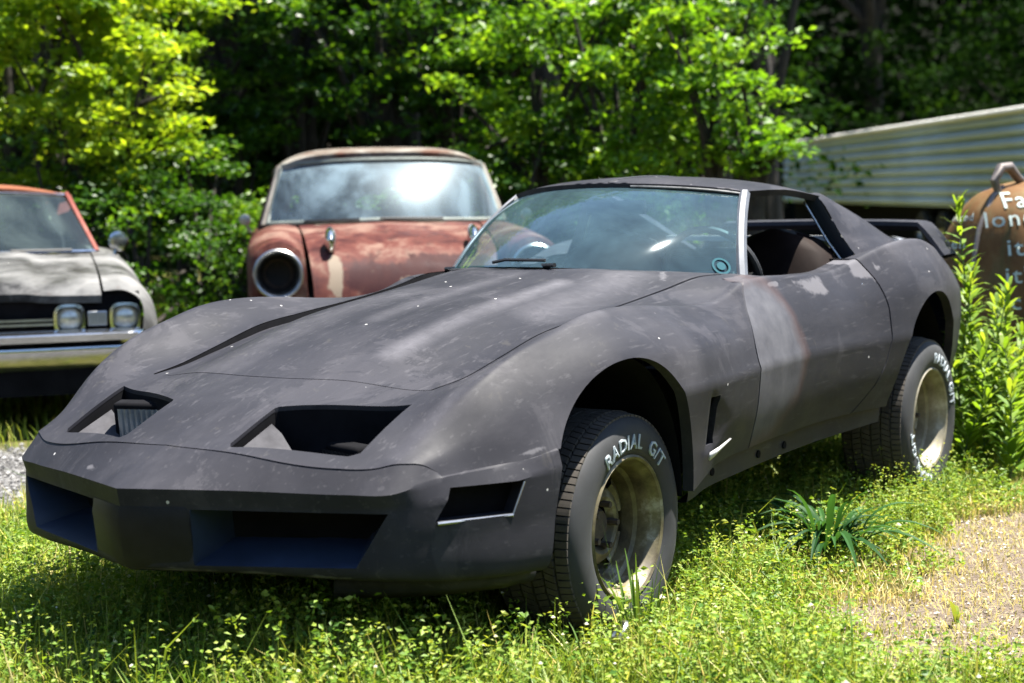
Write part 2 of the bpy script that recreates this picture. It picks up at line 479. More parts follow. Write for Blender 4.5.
def attr(o,name,fn):
    me=o.data;a=me.attributes.new(name,'FLOAT','POINT')
    a.data.foreach_set('value',[fn(v.co) for v in me.vertices])
def seg(p,a,b,w):
    a=Vector(a);b=Vector(b);p=Vector(p);ab=b-a
    t=max(0,min(1,(p-a).dot(ab)/ab.length_squared));return max(0,1-(p-a-ab*t).length/w)
gs__=skirt([((p[0],p[1]-.001,p[2]-.002),(q[0],q[1]-.001,q[2]-.002)) for p,q in hb],(0,-.006,-.045));
for q_ in (gs__,mir(gs__)):
    gm_=MB();gm_.polys(q_);gm_.build('hood_gutter',M['void'],car)
# hood
hd=[]
hs=hood+skirt(boundary(hood,lambda m:True),(0,0,-.022))
for side in (1,-1):
    for q in hs:
        r=[]
        for p in q:
            y=p[1]*side
            fx=min(1,max(0,(p[0]+.55)/.5))
            lift=.0012- (.020*max(0,y/.5)**4*fx if y>0 else 0)
            r.append((p[0],y,p[2]+lift))
        hd.append(r if side>0 else r[::-1])
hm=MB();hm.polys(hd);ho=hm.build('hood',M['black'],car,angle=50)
attr(ho,'scuff',lambda p: max(.6*seg(p,(.82,-.48,.95),(.93,-.42,.97),.05),.5*seg(p,(-.47,-.06,.8),(-.45,-.06,.8),.02)))
attr(ho,'dust_sheen',lambda p: max(.75*seg(p,(-.36,-.27,.82),(.55,-.27,.965),.055),.45*seg(p,(.2,-.40,.9),(.8,-.36,.97),.12),.35*seg(p,(-.1,-.02,.9),(.6,-.05,.97),.06),.3*seg(p,(-.5,.2,.78),(.3,.15,.93),.10)))
attr(bo,'dust_sheen',lambda p: max(.5*seg(p,(-.80,-.60,.65),(.0,-.70,.92),.05),.35*seg(p,(-.40,-.83,.66),(.3,-.85,.75),.10),.4*seg(p,(2.2,-.74,1.03),(2.7,-.72,1.0),.12)))
attr(bo,'scuff',lambda p: max(.9*seg(p,(-1.0,.05,.65),(-.96,-.05,.66),.035),.85*seg(p,(-.95,-.18,.65),(-.93,-.22,.64),.02),.7*seg(p,(-.46,-.82,.607),(-.72,-.69,.575),.02),.8*seg(p,(1.99,-.75,.96),(2.03,-.76,.93),.03)))
# doors
dsk=boundary(door,lambda m:True)
dh=door+skirt([e for e in dsk],(0,-.03,0))
def poly_sd(x,z,P):
    inside=False;dm=9
    n=len(P)
    for i in range(n):
        (x0,z0),(x1,z1)=P[i],P[(i+1)%n]
        if (z0>z)!=(z1>z) and x<(x1-x0)*(z-z0)/(z1-z0)+x0: inside=not inside
        dx,dz=x1-x0,z1-z0;t=max(0,min(1,((x-x0)*dx+(z-z0)*dz)/(dx*dx+dz*dz)))
        dm=min(dm,math.hypot(x-x0-dx*t,z-z0-dz*t))
    return dm if inside else -dm
PR=[(.80,.96),(1.08,.965),(1.17,.92),(1.22,.80),(1.24,.69),(1.18,.58),(1.02,.47),(.80,.43)]
SC=[(1.36,.925),(1.60,.93),(1.60,.86),(1.48,.87)]
SC2=[(1.86,1.01),(2.02,1.0),(1.96,.90),(1.84,.93)]
for side in (-1,1):
    mb=MB();mb.polys(dh if side>0 else mir(dh));do=mb.build('door',M['black'],car,angle=50)
    if side<0:
        do['label']='grey primered driver side door'
        attr(do,'primer',lambda p: max(-.5,min(.5,poly_sd(p.x,p.z,PR)*5))+.42)
        attr(do,'scuff',lambda p: max(0,min(1,.45+poly_sd(p.x,p.z,SC)*12),min(.95,.5+poly_sd(p.x,p.z,SC2)*12),.9*seg(p,(1.17,-.69,.925),(1.25,-.69,.925),.02)))
    h=MB();h.lathe([(0,-.012),(.014,-.012),(.017,0),(.017,.01)],16,'Y',(0,0,0))
    lk=h.build('door_handle',M['chrome'],do);lk.location=(1.86,side*.745,.88)
    if side>0: lk.rotation_euler=(0,0,PI)
# rocker panel
for side in (-1,1):
    P=[]
    for s in frange(.36,2.0,.05):
        y=L7(s)[0]-.03;z=L7(s)[1]
        P.append([(s,side*y,z+.02),(s,side*(y-.004),z-.03),(s,side*(y-.008),.335+.02*(s-.36)),(s,side*(y-.05),.33+.02*(s-.36))])
    mb=MB();mb.grid(P);ro=mb.build('rocker_panel',M['black'],car)
    mb=MB()
    for x in (.62,1.0,1.22):
        mb=MB();mb.lathe([(0,-.004),(.013,-.004),(.013,.03)],12,'Y',(x,side*(L7(x)[0]-.038)+( .004 if side>0 else -.004),.383))
        mb.build('rivet',M['void'],ro)

# --- bumper
def bz(t):return t
def on_body(x,y):
    c=sec_top(x)
    for p,q in zip(c,c[1:]):
        if p[1]<=y<=q[1]:
            t=(y-p[1])/(q[1]-p[1]+1e-9);return p[2]+(q[2]-p[2])*t
    return c[-1][2]
def lip_side(x): y,z=L5(x);return (x,y+.004,z-.001)
LIP=[(-1.132,0,.548),(-1.010,.30,.546),(-.915,.53,.540),(-.868,.634,.541),lip_side(-.765),lip_side(-.60),lip_side(-.43)]
SB =[(-1.122,0,.503),(-1.000,.30,.503),(-.905,.53,.500),(-.858,.630,.505),(-.770,.710,.515),(-.60,.797,.54),(-.43,.845,.56)]
MID=[(-1.112,0,.43),(-.995,.30,.43),(-.905,.53,.425),(-.855,.638,.425),(-.770,.712,.43),(-.61,.792,.44),(-.452,.838,.45)]
BOT=[(-1.10,0,.345),(-.985,.30,.342),(-.90,.53,.335),(-.850,.630,.332),(-.765,.70,.322),(-.62,.775,.312),(-.475,.818,.305)]
BOU=[(-1.06,0,.332),(-.945,.28,.329),(-.86,.50,.322),(-.815,.59,.322),(-.735,.66,.312),(-.60,.735,.302),(-.475,.775,.297)]
def path(ctrl): return spline_pts(ctrl,(),[20,16,10,10,14,14])
rows=[path(r) for r in (LIP,LIP,SB,MID,BOT,BOU)]
r0=[]
for x,y,z in rows[1]:
    if y<.634:
        yy=y*.640/.634;xs=seam_x(yy)+.006;r0.append((xs,yy,on_body(xs,yy)-.0009))
    else:
        q=(x+.868)/.118
        if q<1:
            yy=.640+.046*max(0,q);xs=seam_x(yy)+.005;zz=on_body(xs,yy)-.002
        else:
            xs=x;yy=min(y,L5(xs)[0]-.004);zz=on_body(xs,yy)-.003
        r0.append((xs,yy,zz))
rows[0]=r0
def sub(a,b,n,bow=0):
    out=[]
    for k in range(n):
        t=k/n; out.append([tuple(p[i]*(1-t)+q[i]*t for i in range(3)) for p,q in zip(a,b)])
    return out
G=sub(rows[0],rows[1],7)
G2=sub(rows[1],rows[2],4)
# lower face: smooth through SB, MID, BOT, BOU
G3=[]
cols=[spline_pts([rows[2][j],rows[3][j],rows[4][j],rows[5][j]],(),[8,8,4]) for j in range(len(rows[0]))]
G3=[[c[k] for c in cols] for k in range(len(cols[0]))]
upper=quads(G+[rows[1]]);strip=quads(G2+[rows[2]]);face=quads(G3)
INT=[(.165,.497),(.622,.493),(.550,.362),(.165,.357)]   # (y,z) of the grille opening
face,_,_=cut_convex(face,poly_planes(INT,(1,2)))
MK=[(-.745,.548),(-.515,.545),(-.560,.462),(-.795,.465)]
face_s=[];rest=[]
for q in face+strip: (face_s if sum(p[1] for p in q)/len(q)>.64 and sum(p[0] for p in q)/len(q)>-.9 else rest).append(q)
MK=[(-.74,.545),(-.555,.543),(-.590,.462),(-.785,.466)]
face_s,_,_=cut_convex(face_s,poly_planes(MK,(0,2)))
lowr=rest+face_s
allb=upper+lowr
ib=boundary(lowr,lambda m:.15<m[1]<.625 and .35<m[2]<.502)
mkb=boundary(lowr,lambda m:-.80<m[0]<-.5 and .455<m[2]<.56 and m[1]>.68)
ib=[e for e in ib if min(e[0][2],e[1][2])>.35]
def inward(p):
    # recess: floor climbs, outboard wall leans in
    x,y,z=p
    dz=.05*max(0,min(1,(.45-z)/.07))-.006
    dy=-.07*max(0,min(1,(y-.35)/.19))
    return (.15,dy,dz)
half=allb+skirt(mkb,(.03,-.05,0))
bm_=MB();bm_.polys(half);bm_.polys(mir(half))
# rear closing edge along the arch
bu=bm_.build('front_bumper',M['black'],car,angle=28)
attr(bu,'scuff',lambda p: max(.8*seg(p,(-1.05,.18,.575),(-1.02,.21,.575),.03),.75*seg(p,(-.97,.54,.575),(-.93,.58,.58),.03),.62*seg(p,(-.88,-.60,.575),(-.93,-.6,.55),.02),.55*seg(p,(-.868,-.632,.54),(-.43,-.843,.604),.012),.6*seg(p,(-1.1,0,.345),(-.9,-.53,.335),.02)))
sk=skirt(ib,inward)
for q_ in (sk,mir(sk)):
    mb=MB();mb.polys(q_);mb.build('grille_recess',M['skyblue_wall'],bu,angle=40)
mb=MB()
for sy in (1,-1):
    mb.add([(-.93,sy*.08,.52),(-.70,sy*.64,.52),(-.70,sy*.64,.36),(-.93,sy*.08,.36)],[(0,1,2,3)])
mb.build('grille_back',M['void'],bu)
# number plate pad
mb=MB()
P=[]
for z,dx in ((.502,-.004),(.47,-.015),(.38,-.015),(.346,-.006)):
    row=[]
    for y in (-.165,-.155,-.08,0,.08,.155,.165):
        xb=-1.118+.40*abs(y)-.0+(.02*(.499-z)/.15)
        row.append((xb+dx+(.006 if abs(y)>.16 else 0),y,z))
    P.append(row)
mb.grid(P);mb.build('plate_pad',simple('dull_black_pad',(.0075,.0075,.0085),.55,var=.5,scale=9,spec=.2),bu,angle=60)
# marker lamp trim and backing
for sy in (1,-1):
    mb=MB();mb.add([(-.77,sy*.66,.56),(-.53,sy*.765,.56),(-.55,sy*.755,.45),(-.79,sy*.645,.45)],[(0,1,2,3)]);
    mk=mb.build('side_marker',M['void'],bu)
    mb=MB();mb.tube([(-.785,sy*.708,.464),(-.59,sy*.797,.460)],.005,6);mb.tube([(-.59,sy*.797,.46),(-.557,sy*.812,.54)],.003,6);mb.build('marker_trim',M['dullchrome'],mk)
# chin spoiler
P=[]
for x,y in ((-.86,.45),(-.80,.58),(-.70,.69),(-.58,.765),(-.47,.79)):
    P.append([(x,-y,.315),(x+.01,-(y-.01),.285),(x+.03,-(y-.03),.262)])
mb=MB();mb.grid(P)
mb.build('chin_spoiler',M['black'],bu,solid=.004)

# --- headlight pockets
hle=[e for e in hlb]
for sy in (1,-1):
    mb=MB()
    sk=skirt([((p[0],p[1],p[2]-.010),(q[0],q[1],q[2]-.010)) for p,q in hle],lambda p:(0.006,0,.50-p[2]))
    mb.polys(sk if sy>0 else mir(sk))
    mb.add([(-.95,sy*.14,.505),(-.55,sy*.14,.505),(-.55,sy*.54,.505),(-.84,sy*.54,.505)],[(0,1,2,3)])
    hp=mb.build('headlight_bucket',M['void'],car)
    mb=MB()
    if sy<0: A=[(-.922,-.190,.612),(-.770,-.188,.672),(-.762,-.213,.648),(-.785,-.285,.585),(-.845,-.345,.565),(-.900,-.262,.598),(-.885,-.330,.580)]
    else: A=[(-.824,.490,.598),(-.665,.490,.660),(-.675,.455,.636),(-.735,.385,.575),(-.81,.300,.570),(-.858,.425,.590),(-.888,.335,.585)]
    mb.add(A,[(0,1,2),(0,2,3,5),(5,3,4,6)])
    mb.build('bucket_panel',M['greypatch'],hp,angle=80)
    lc=(-.668,sy*.345,.630 if sy>0 else .560)
    mb=MB();mb.box((0,0,0),(.05,.185,.125))
    lens=mb.build('headlight',M['void'],hp,bevel=.01,loc=lc)
    lens.rotation_euler=(0,math.radians(-8),math.radians(18*sy))
    mb=MB();P=[]
    for k in range(37):
        y=-.075+.15*k/36;P.append([(-.030-.004*abs(math.sin(k*PI/4)),y,z) for z in (-.048,0,.048)])
    mb.grid(P)
    gl=simple('ribbed_lens_glass',(.24,.25,.24),.2,.25,var=.3,scale=20) if sy>0 else simple('darkened_lens',(.015,.015,.015),.3)  # one lens blackened: the dark of its pocket is in the colour
    mb.build('lens',gl,lens,angle=15)

# --- greenhouse
def wsb(y): return Vector((.715+.44*(y/.584)**2,y,1.0-.048*(y/.584)**2))
def wst(y): return Vector((1.278+.82*y*y,y,1.262-.164*y*y))
glass,nt,b=newmat('windscreen_glass')
b.inputs['Base Color'].default_value=(.72,.86,.84,1);b.inputs['Roughness'].default_value=.02
b.inputs['Transmission Weight'].default_value=1;b.inputs['IOR'].default_value=1.02
tr=N(nt,'ShaderNodeBsdfTransparent');gs=N(nt,'ShaderNodeBsdfGlossy',Roughness=.03)
tr.inputs[0].default_value=(.62,.84,.88,1);gs.inputs[0].default_value=(.85,.95,1,1)
fr=N(nt,'ShaderNodeFresnel',IOR=1.52);dn=noise(nt,3,6,.7,dist=.5)
df=N(nt,'ShaderNodeBsdfDiffuse');df.inputs[0].default_value=(.16,.28,.33,1)
mx=N(nt,'ShaderNodeMixShader');nt.links.new(fr.outputs[0],mx.inputs[0]);nt.links.new(tr.outputs[0],mx.inputs[1]);nt.links.new(gs.outputs[0],mx.inputs[2])
mx2=N(nt,'ShaderNodeMixShader');rd=ramp(nt,dn.outputs[0],[(.35,(.05,)*3),(.75,(.15,)*3)]);nt.links.new(rd.outputs[0],mx2.inputs[0]);nt.links.new(mx.outputs[0],mx2.inputs[1]);nt.links.new(df.outputs[0],mx2.inputs[2])
nt.links.new(mx2.outputs[0],nt.nodes['Material Output'].inputs[0]);M['glass']=glass
P=[]
for t in frange(0,1,.08):
    row=[]
    for u in frange(-1,1,.05):
        a=wsb(u*.584);c=wst(u*.469);p=a.lerp(c,t);bulge=.025*4*t*(1-t)
        row.append((p.x-bulge,p.y,p.z+bulge*.8))
    P.append(row)
mb=MB();mb.grid(P);wg=mb.build('windshield',M['glass'],car)
# sun band at the top is a tint strip just behind the glass
# registration sticker
mb=MB()
ctr=P[2][3]
cc=Vector(P[1][1]).lerp(Vector(P[1][2]),.2)
nrm=(Vector(P[2][3])-Vector(P[1][3])).cross(Vector(P[1][4])-Vector(P[1][3])).normalized()
if nrm.x>0:nrm=-nrm
tx=Vector((0,0,1)).cross(nrm).normalized();ty=nrm.cross(tx)
def disc(mb,c,r0,r1,n=28,h=.004):
    vs=[];fs=[]
    for k in range(n):
        a=2*PI*k/n;d=tx*math.cos(a)+ty*math.sin(a)
        vs+= [tuple(c+d*r0+nrm*h),tuple(c+d*r1+nrm*h)]
    for k in range(n):
        k2=(k+1)%n;fs.append((2*k,2*k+1,2*k2+1,2*k2))
    mb.add(vs,fs)
disc(mb,cc,.026,.034);disc(mb,cc,.0,.016);
mb.build('sticker',simple('faded_sticker',(.03,.075,.09),.9,spec=0),wg)
# A pillars and header trim
for sy in (1,-1):
    mb=MB();p0=Vector((1.175,sy*.60,.945));p1=Vector((1.46,sy*.478,1.232))
    ww=1 if sy<0 else .55
    path_=[p0.lerp(p1,t)+Vector((-.02*4*t*(1-t),0,.016*4*t*(1-t))) for t in frange(0,1,.125)]
    vs=[]
    Pg=[]
    for p in path_:
        Pg.append([tuple(p+Vector((-.018,-sy*.016,.0))),tuple(p+Vector((-.016,-sy*.006,.010))),tuple(p+Vector((-.003,sy*.007,.009))),tuple(p+Vector((.014,sy*.010,-.004))),tuple(p+Vector((.02,-sy*.01,-.015)))])
    Pg=[[tuple(q_+(Vector(v_)-q_)*ww) for v_ in r_] for q_,r_ in zip(path_,Pg)]
    mb.grid(Pg);mb.build('windshield_pillar',simple('grey_primer_pillar',(.085,.092,.108),.5,var=.25,scale=15,spec=.2),car)
def roof_edge(a): # a 0..1 front->rear along the drip edge
    return table([(0,1.452,.476,1.236),(.5,1.75,.505,1.238),(1,2.045,.512,1.212)])(a)
def roof_ctr(a): return table([(0,1.262,1.272),(.12,1.33,1.284),(.35,1.53,1.295),(.6,1.76,1.293),(.85,2.0,1.274),(1,2.16,1.25)])(a)
def roof_pt(a,u):
    ex,ey,ez=roof_edge(a);cx,cz=roof_ctr(a);w=abs(u)
    x=cx+(ex-cx)*w**2;z=cz+(ez-cz)*(.75*w**2+.25*w**6)
    return (x,u*ey,z)
P=[[roof_pt(a,u) for u in frange(-1,1,.05)] for a in frange(0,1,.05)]
rq=quads(P)
mb=MB();mb.polys(rq)
eg=boundary(rq,lambda m:abs(m[1])>.45 and m[0]<2.045 or m[0]<1.5)
mb.polys(skirt(eg,lambda p:(.004,-.012*(1 if p[1]>0 else -1)*(abs(p[1])>.45),-.022)))
rf=mb.build('roof',M['black'],car,angle=45)
mb=MB()
attr(rf,'scuff',lambda p: max(.8*seg(p,(1.30,-.02,1.28),(1.31,-.06,1.28),.03),.75*seg(p,(1.40,-.40,1.25),(1.46,-.47,1.235),.03)))
mb=MB();mb.tube([Vector(roof_pt(0,u))+Vector((-.002,0,-.010)) for u in frange(-1,-.25,.05)],.0045,6);mb.build('roof_trim',simple('tarnished_trim',(.12,.12,.12),.5,.5,var=.5,scale=25),rf)
# T-roof joint line
mb=MB();mb.tube([Vector(roof_pt(a,0.0))+Vector((0,-.03,.001)) for a in frange(.02,.8,.06)],.003,5);mb.build('roof_seal',M['trim'],rf)
# sail panels
for sy in (1,-1):
    T=[(2.045,.512,1.212),(2.06,.46,1.243),(2.16,.44,1.240)]
    rows_=[]
    tk=lambda a,u,d:(lambda p:(p[0],p[1],p[2]-d))(roof_pt(a,u))
    topc=[tk(.965,.90,.004),(2.18,.452,1.222),(2.36,.462,1.176),(2.61,.478,1.105),(2.86,.49,1.025),(3.02,.50,.978)]
    midc=[tk(.98,.985,.005),(2.17,.50,1.19),(2.36,.525,1.130),(2.61,.535,1.065),(2.86,.53,1.005),(3.02,.53,.972)]
    lowc=[(2.085,.585,1.06),(2.2,.60,1.055),(2.38,.610,1.04),(2.62,.60,1.015),(2.86,.57,.985),(3.02,.55,.965)]
    botc=[(2.105,.640,.975),(2.2,.655,.98),(2.40,.66,.985),(2.64,.63,.965),(2.88,.585,.95),(3.03,.56,.945)]
    inn=[tk(.96,.80,.006),(2.25,.435,1.18),(2.40,.44,1.13),(2.64,.455,1.06),(2.88,.47,.99),(3.02,.48,.955)]
    R=[spline_pts(c,(),8) for c in (inn,topc,midc,lowc,botc)]
    P=[spline_pts([r[j] for r in R],(1,),[4,5,6,5]) for j in range(len(R[0]))]
    P=[[(p[0],sy*p[1],p[2]) for p in r] for r in P]
    mb=MB();mb.grid(P);sp=mb.build('sail_panel',M['black'],car,angle=60)
    # B pillar weather strip face
    f=[(2.030,.508,1.212),(2.040,.53,1.17),(2.072,.585,1.06),(2.098,.640,.975)]
    Pg=[[(x-.002,sy*(y+.003),z),(x-.006,sy*(y-.02),z-.004),(x+.005,sy*(y-.058),z-.006)] for x,y,z in f]
    mb=MB();mb.grid(Pg);mb.build('pillar_seal',simple('navy_black_rubber',(.014,.02,.03),.4),sp)
    mb=MB();mb.tube([(x-.010,sy*(y-.050),z-.02) for x,y,z in f],.005,6);mb.build('seal_trim',M['dullchrome'],sp)
# spoiler
def spo(y):
    t=abs(y)
    return t
P=[]
prof=[(0,.018),(.05,.026),(.12,.022),(.19,.012),(.195,.0),(.12,-.018),(.03,-.022),(-.005,.0)]
ys=[-.585,-.565,-.54,-.52,-.50,-.485,-.47,-.3,0,.3,.47,.485,.50,.52,.54,.565,.585]
for y in ys:
    a=abs(y)
    if a<=.47: zc=1.072-.008*(a/.47)**2;x0=3.26
    else:
        t=(a-.47)/.115;zc=1.064-.135*t**1.1;x0=3.26-.02*t
    row=[];nz=0 if a<.475 else min(1,(a-.475)/.03)
    for px,pz in prof:
        row.append((x0+px,y+(pz*.8*nz)*(1 if y>0 else -1),zc+pz*(1-.5*nz)))
    row.append(row[0]);P.append(row)
mb=MB();mb.grid(P);mb.build('rear_spoiler',M['black'],car,angle=50)
# rear tail closing panel and rear glass frame bar
mb=MB();pt=[(3.55,y,z) for y,z in [L(3.55) for L in(L0,L1,L2,L3,L4,L5,L6,L7)]]
ring=pt+[(a,-b,c) for a,b,c in pt[::-1]][:-1]
mb.add(ring,[tuple(range(len(ring)))]);mb.build('tail_panel',M['black'],car,flipcheck=False)
# white strip across the luggage bay seen through the open window
mb=MB();mb.box((2.55,0,1.035),(.02,.80,.022));mb.build('luggage_bar',simple('cream_strip',(.3,.3,.28),.6),car)
# tub, bulkheads, wheel liners
mb=MB()
mb.box((.35,0,.55),(.02,1.30,.62));mb.box((1.35,0,.40),(2.0,1.36,.03));mb.box((2.75,0,.80),(.5,.9,.02));mb.box((3.0,0,.42),(1.05,1.1,.02))
mb.box((-.55,0,.47),(.02,1.16,.28));mb.box((2.02,0,.70),(.03,1.40,.55));mb.box((-.1,0,.37),(.95,.9,.02))
mb.build('floor_pan',M['void'],car,smooth=False)
for cx,A in ((0,FA),(1,RA)):
    for sy in (1,-1):
        mb=MB();P=[];fan=[]
        for k in range(25):
            an=PI*(.0+1.0*k/24);hw=(A[2] if math.cos(an)<0 else A[3])
            x=A[0]+hw*math.cos(an);z=A[1]+(A[4])*math.sin(an)
            yo=(.80 if cx==0 else .745);yi=.44
            zi=z if cx else A[1]+(A[4]-.10*max(0,-math.cos(an))-.05)*math.sin(an)
            P.append([(x,sy*yo,z),(x,sy*yi,zi)]);fan.append((x,sy*yi,zi))
        mb.grid(P);mb.add(fan,[tuple(range(len(fan)))])
        mb.build('wheel_liner',M['void'],car)
# dash, steering wheel, seats, mirror
mb=MB();P=[]
for y in frange(-.60,.60,.1):
    q=1-.4*(y/.6)**2
    P.append([(.90+.3*(y/.6)**2,y,.955),(1.05+.15*(y/.6)**2,y,.968),(1.22,y,.955),(1.30,y,.90),(1.30,y,.70)])
mb.grid(P);mb.build('dashboard',simple('teal_grey_dash',(.02,.028,.03),.7,var=.3,spec=.1),car)
sw=MB();R=.185;c=Vector((1.43,-.36,.93));ax=Vector((-.42,0,.9)).normalized()
e1=Vector((0,1,0));e2=ax.cross(e1)
ax=Vector((1,0,.35)).normalized();e2=Vector((-.35,0,1)).normalized()
sw.tube([c+(e1*math.cos(2*PI*k/40)+e2*math.sin(2*PI*k/40))*R for k in range(40)],.013,8,closed=True)
for an in (.1,PI-.1,-PI/2): sw.tube([c-ax*.02,c+(e1*math.cos(an)+e2*math.sin(an))*R],.01,6)
sw.tube([c-ax*.02,c-ax*.22-Vector((0,0,.05))],.03,8)
sw.build('steering_wheel',M['trim'],car)
for sy in (-1,1):
    se=MB();P=[]
    y0=sy*.36
    prof=[(1.72,.62,.24),(1.83,.80,.25),(1.89,.93,.24),(1.92,1.02,.20),(1.945,1.075,.14),(1.955,1.09,.06)]
    for x,z,w in prof:
        r=[]
        for k in range(13):
            u=-1+2*k/12;r.append((x+.05*u*u,y0+w*u,z-.03*abs(u)**3))
        P.append(r)
    back=[[(x+.11,y,z-.005) for x,y,z in r] for r in P]
    se.grid(P);se.grid(back);se.grid([P[-1],back[-1]])
    for e in (0,-1): se.grid([[r[e] for r in P],[r[e] for r in back]])
    se.box((1.55,y0,.53),(.50,.48,.16))
    se.build('seat',simple('brown_black_vinyl' ,(.010,.006,.005) if sy<0 else (.008,.008,.009),.7,var=.4,spec=.08),car,angle=70)
mb=MB();mb.box((1.36,-.01,1.185),(.02,.24,.05));mb.tube([(1.35,0,1.2),(1.33,0,1.26)],.006,6)
mb.build('rear_view_mirror',simple('mirror_back',(.10,.11,.10),.4),car,bevel=.008)
# wiper
for y0,y1,xo in ((.50,.04,.0),):
    mb=MB();mb.tube([wsb(y)+Vector((-.030,0,.010)) for y in frange(y0,-.14,.06)],.008,6)
    mb.tube([wsb(.10)+Vector((-.02,0,.016)),wsb(.05)+Vector((-.01,0,.024)),wsb(-.10)+Vector((-.01,0,.024))],.006,6)
    mb.build('wiper',M['trim'],car)
# vent trim: white chipped triangle
mb=MB();mb.add([(.405,-.852,.478),(.405,-.846,.455),(.46,-.838,.462),(.62,-.815,.490),(.50,-.838,.482)],[(0,1,2,3,4)])
mb.build('vent_blade',M['white'],car,solid=.006)
for sy in(1,-1):
    mb=MB();mb.add([(.34,sy*.68,.70),(.56,sy*.68,.70),(.56,sy*.68,.42),(.34,sy*.68,.42)],[(0,1,2,3)]);mb.build('vent_cavity',M['void'],car)

# --- wheels
def text_mesh(txt,size,ext):
    cu=bpy.data.curves.new('lettering','FONT');cu.body=txt;cu.size=size;cu.extrude=ext;cu.offset=.0006
    cu.align_x='CENTER';cu.resolution_u=2;cu.space_character=1.12
    ob=bpy.data.objects.new('lettering_source',cu);COL.objects.link(ob)
    dg=bpy.context.evaluated_depsgraph_get();dg.update()
    me=bpy.data.meshes.new_from_object(ob.evaluated_get(dg))
    COL.objects.unlink(ob);bpy.data.objects.remove(ob);bpy.data.curves.remove(cu)
    return me
def make_wheel(cx,side,rimcol,texts,spin=0,front=True):
    w=bpy.data.objects.new('wheel',None);w.empty_display_size=.2;link(w,car)
    w.location=(cx,side*.79,.322)
    if side>0: w.rotation_euler=(0,0,PI)
    # local: outer face towards -y, axle along y; tyre spans y -.012 .. .25
    R=.322
    mb=MB();n=216
    # carcass sidewalls
    prof=[(.196,.012),(.200,-.002),(.212,-.010),(.235,-.016),(.262,-.017),(.285,-.011),(.302,.000),(.310,.010),(.3115,.016)]
    prof2=[(r,.245-a) for r,a in reversed(prof)]
    mb.lathe(prof+[(.3105,.05),(.312,.1),(.312,.145),(.3105,.195)]+prof2,72,'Y',(0,0,0))
    ty=mb.build('tyre',M['rubber'],w,angle=50)
    # tread blocks
    tb=MB();ribs=[(.006,.040),(.047,.078),(.085,.118),(.126,.158),(.165,.197),(.204,.238)]
    nb=92
    for ri,(a0,a1) in enumerate(ribs):
        edge=ri in(0,5)
        for k in range(nb):
            ph=(k+.5*(ri%2))/nb*2*PI;da=2*PI/nb*(.80 if edge else .84)
            sk=.028*(1 if ri%2 else -1) if not edge else 0
            r1=R-(.003 if edge else 0);r0=.305
            vs=[]
            for aa,off in ((a0,0),(a1,sk)):
                rr=r1-(.006 if edge and (aa<.01 or aa>.235) else 0)
                for d in (0,.5,1):
                    an=ph+off+da*d
                    for r in (r0,rr): vs.append((r*math.sin(an),aa,r*math.cos(an)))
            fs=[(1,3,9,7),(3,5,11,9),(0,1,7,6),(4,10,11,5),(0,2,3,1),(2,4,5,3),(6,7,9,8),(8,9,11,10)]
            tb.add(vs,fs)
    tb.build('tread',M['tread'],ty,smooth=False,weld=0)
    # rim: outer flange, barrel, dish, centre
    rb=MB()
    rb.lathe([(.204,.004),(.2035,-.006),(.197,-.011),(.190,-.006),(.187,.006),(.178,.014),(.174,.03),(.171,.060),(.160,.068),(.157,.085),(.150,.120),(.146,.21)],64,'Y')
    mr,nt,b=newmat('rim_paint')
    nz=noise(nt,9,7,.7);c=ramp(nt,nz.outputs[0],[(.35,rimcol[0]),(.55,rimcol[1]),(.68,rimcol[2])])
    nt.links.new(c.outputs[0],b.inputs['Base Color']);b.inputs['Roughness'].default_value=.5;b.inputs['Metallic'].default_value=.15
    ri=rb.build('rim',mr,w,angle=35)
    # pressed disc with raised ring and slots
    db=MB();nn=80
    radii=[(.150,.118),(.146,.098),(.128,.090),(.112,.098),(.100,.082),(.080,.074),(.070,.080),(.062,.100)]
    P=[[(r*math.sin(2*PI*k/nn),a,r*math.cos(2*PI*k/nn)) for r,a in radii] for k in range(nn)]
    for k in range(nn):
        for i in range(len(radii)-1):
            if i in (1,2) and (k%16) in (2,3,4,5,6,7): continue
            k2=(k+1)%nn
            db.add([P[k][i],P[k][i+1],P[k2][i+1],P[k2][i]],[(0,1,2,3)])
    db.build('wheel_disc',mr,ri,angle=35)
    hb=MB();hb.lathe([(0,.085),(.04,.085),(.048,.095),(.052,.12),(.058,.125),(.058,.16)],32,'Y');
    for k in range(5):
        an=2*PI*k/5+.3;hb.lathe([(0,.06),(.009,.06),(.0095,.066),(.0095,.095)],6,'Y',(.060*math.sin(an)*1.0,0,.060*math.cos(an)))
    hb.build('hub',simple('rusty_hub',(.05,.038,.03),.7,.3,var=.5,scale=30),ri)
    drum=MB();drum.lathe([(0,.13),(.135,.13),(.135,.2)],32,'Y');drum.build('brake_drum',M['void'],ri)
    for txt,ang,size in texts:
        me=text_mesh(txt,size,.0022)
        rad=.2205
        for v in me.vertices:
            x,y,z=v.co
            an=ang+x/(rad+size*.36);r=rad+y
            # follow the bulge of the sidewall
            q=min(1,max(0,(r-.212)/.05));yy=-.0115-.006*math.sin(min(1,q)*PI*.75)
            v.co=(r*math.sin(an)*1.0,yy-z-.0012,r*math.cos(an))
        me.materials.append(M['letter'])
        lo=bpy.data.objects.new('lettering',me);link(lo,ty)
    return w
olive=((.035,.026,.014),(.12,.10,.05),(.30,.28,.22))
beige=((.10,.085,.05),(.19,.17,.12),(.30,.28,.23))
make_wheel(0,-1,olive,[('RADIAL  G/T',.12,.058)])
make_wheel(2.489,-1,beige,[('RADIAL G/T',.75,.058),('RADIAL G/T',.75+PI,.058)])
make_wheel(0,1,olive,[]);make_wheel(2.489,1,beige,[])

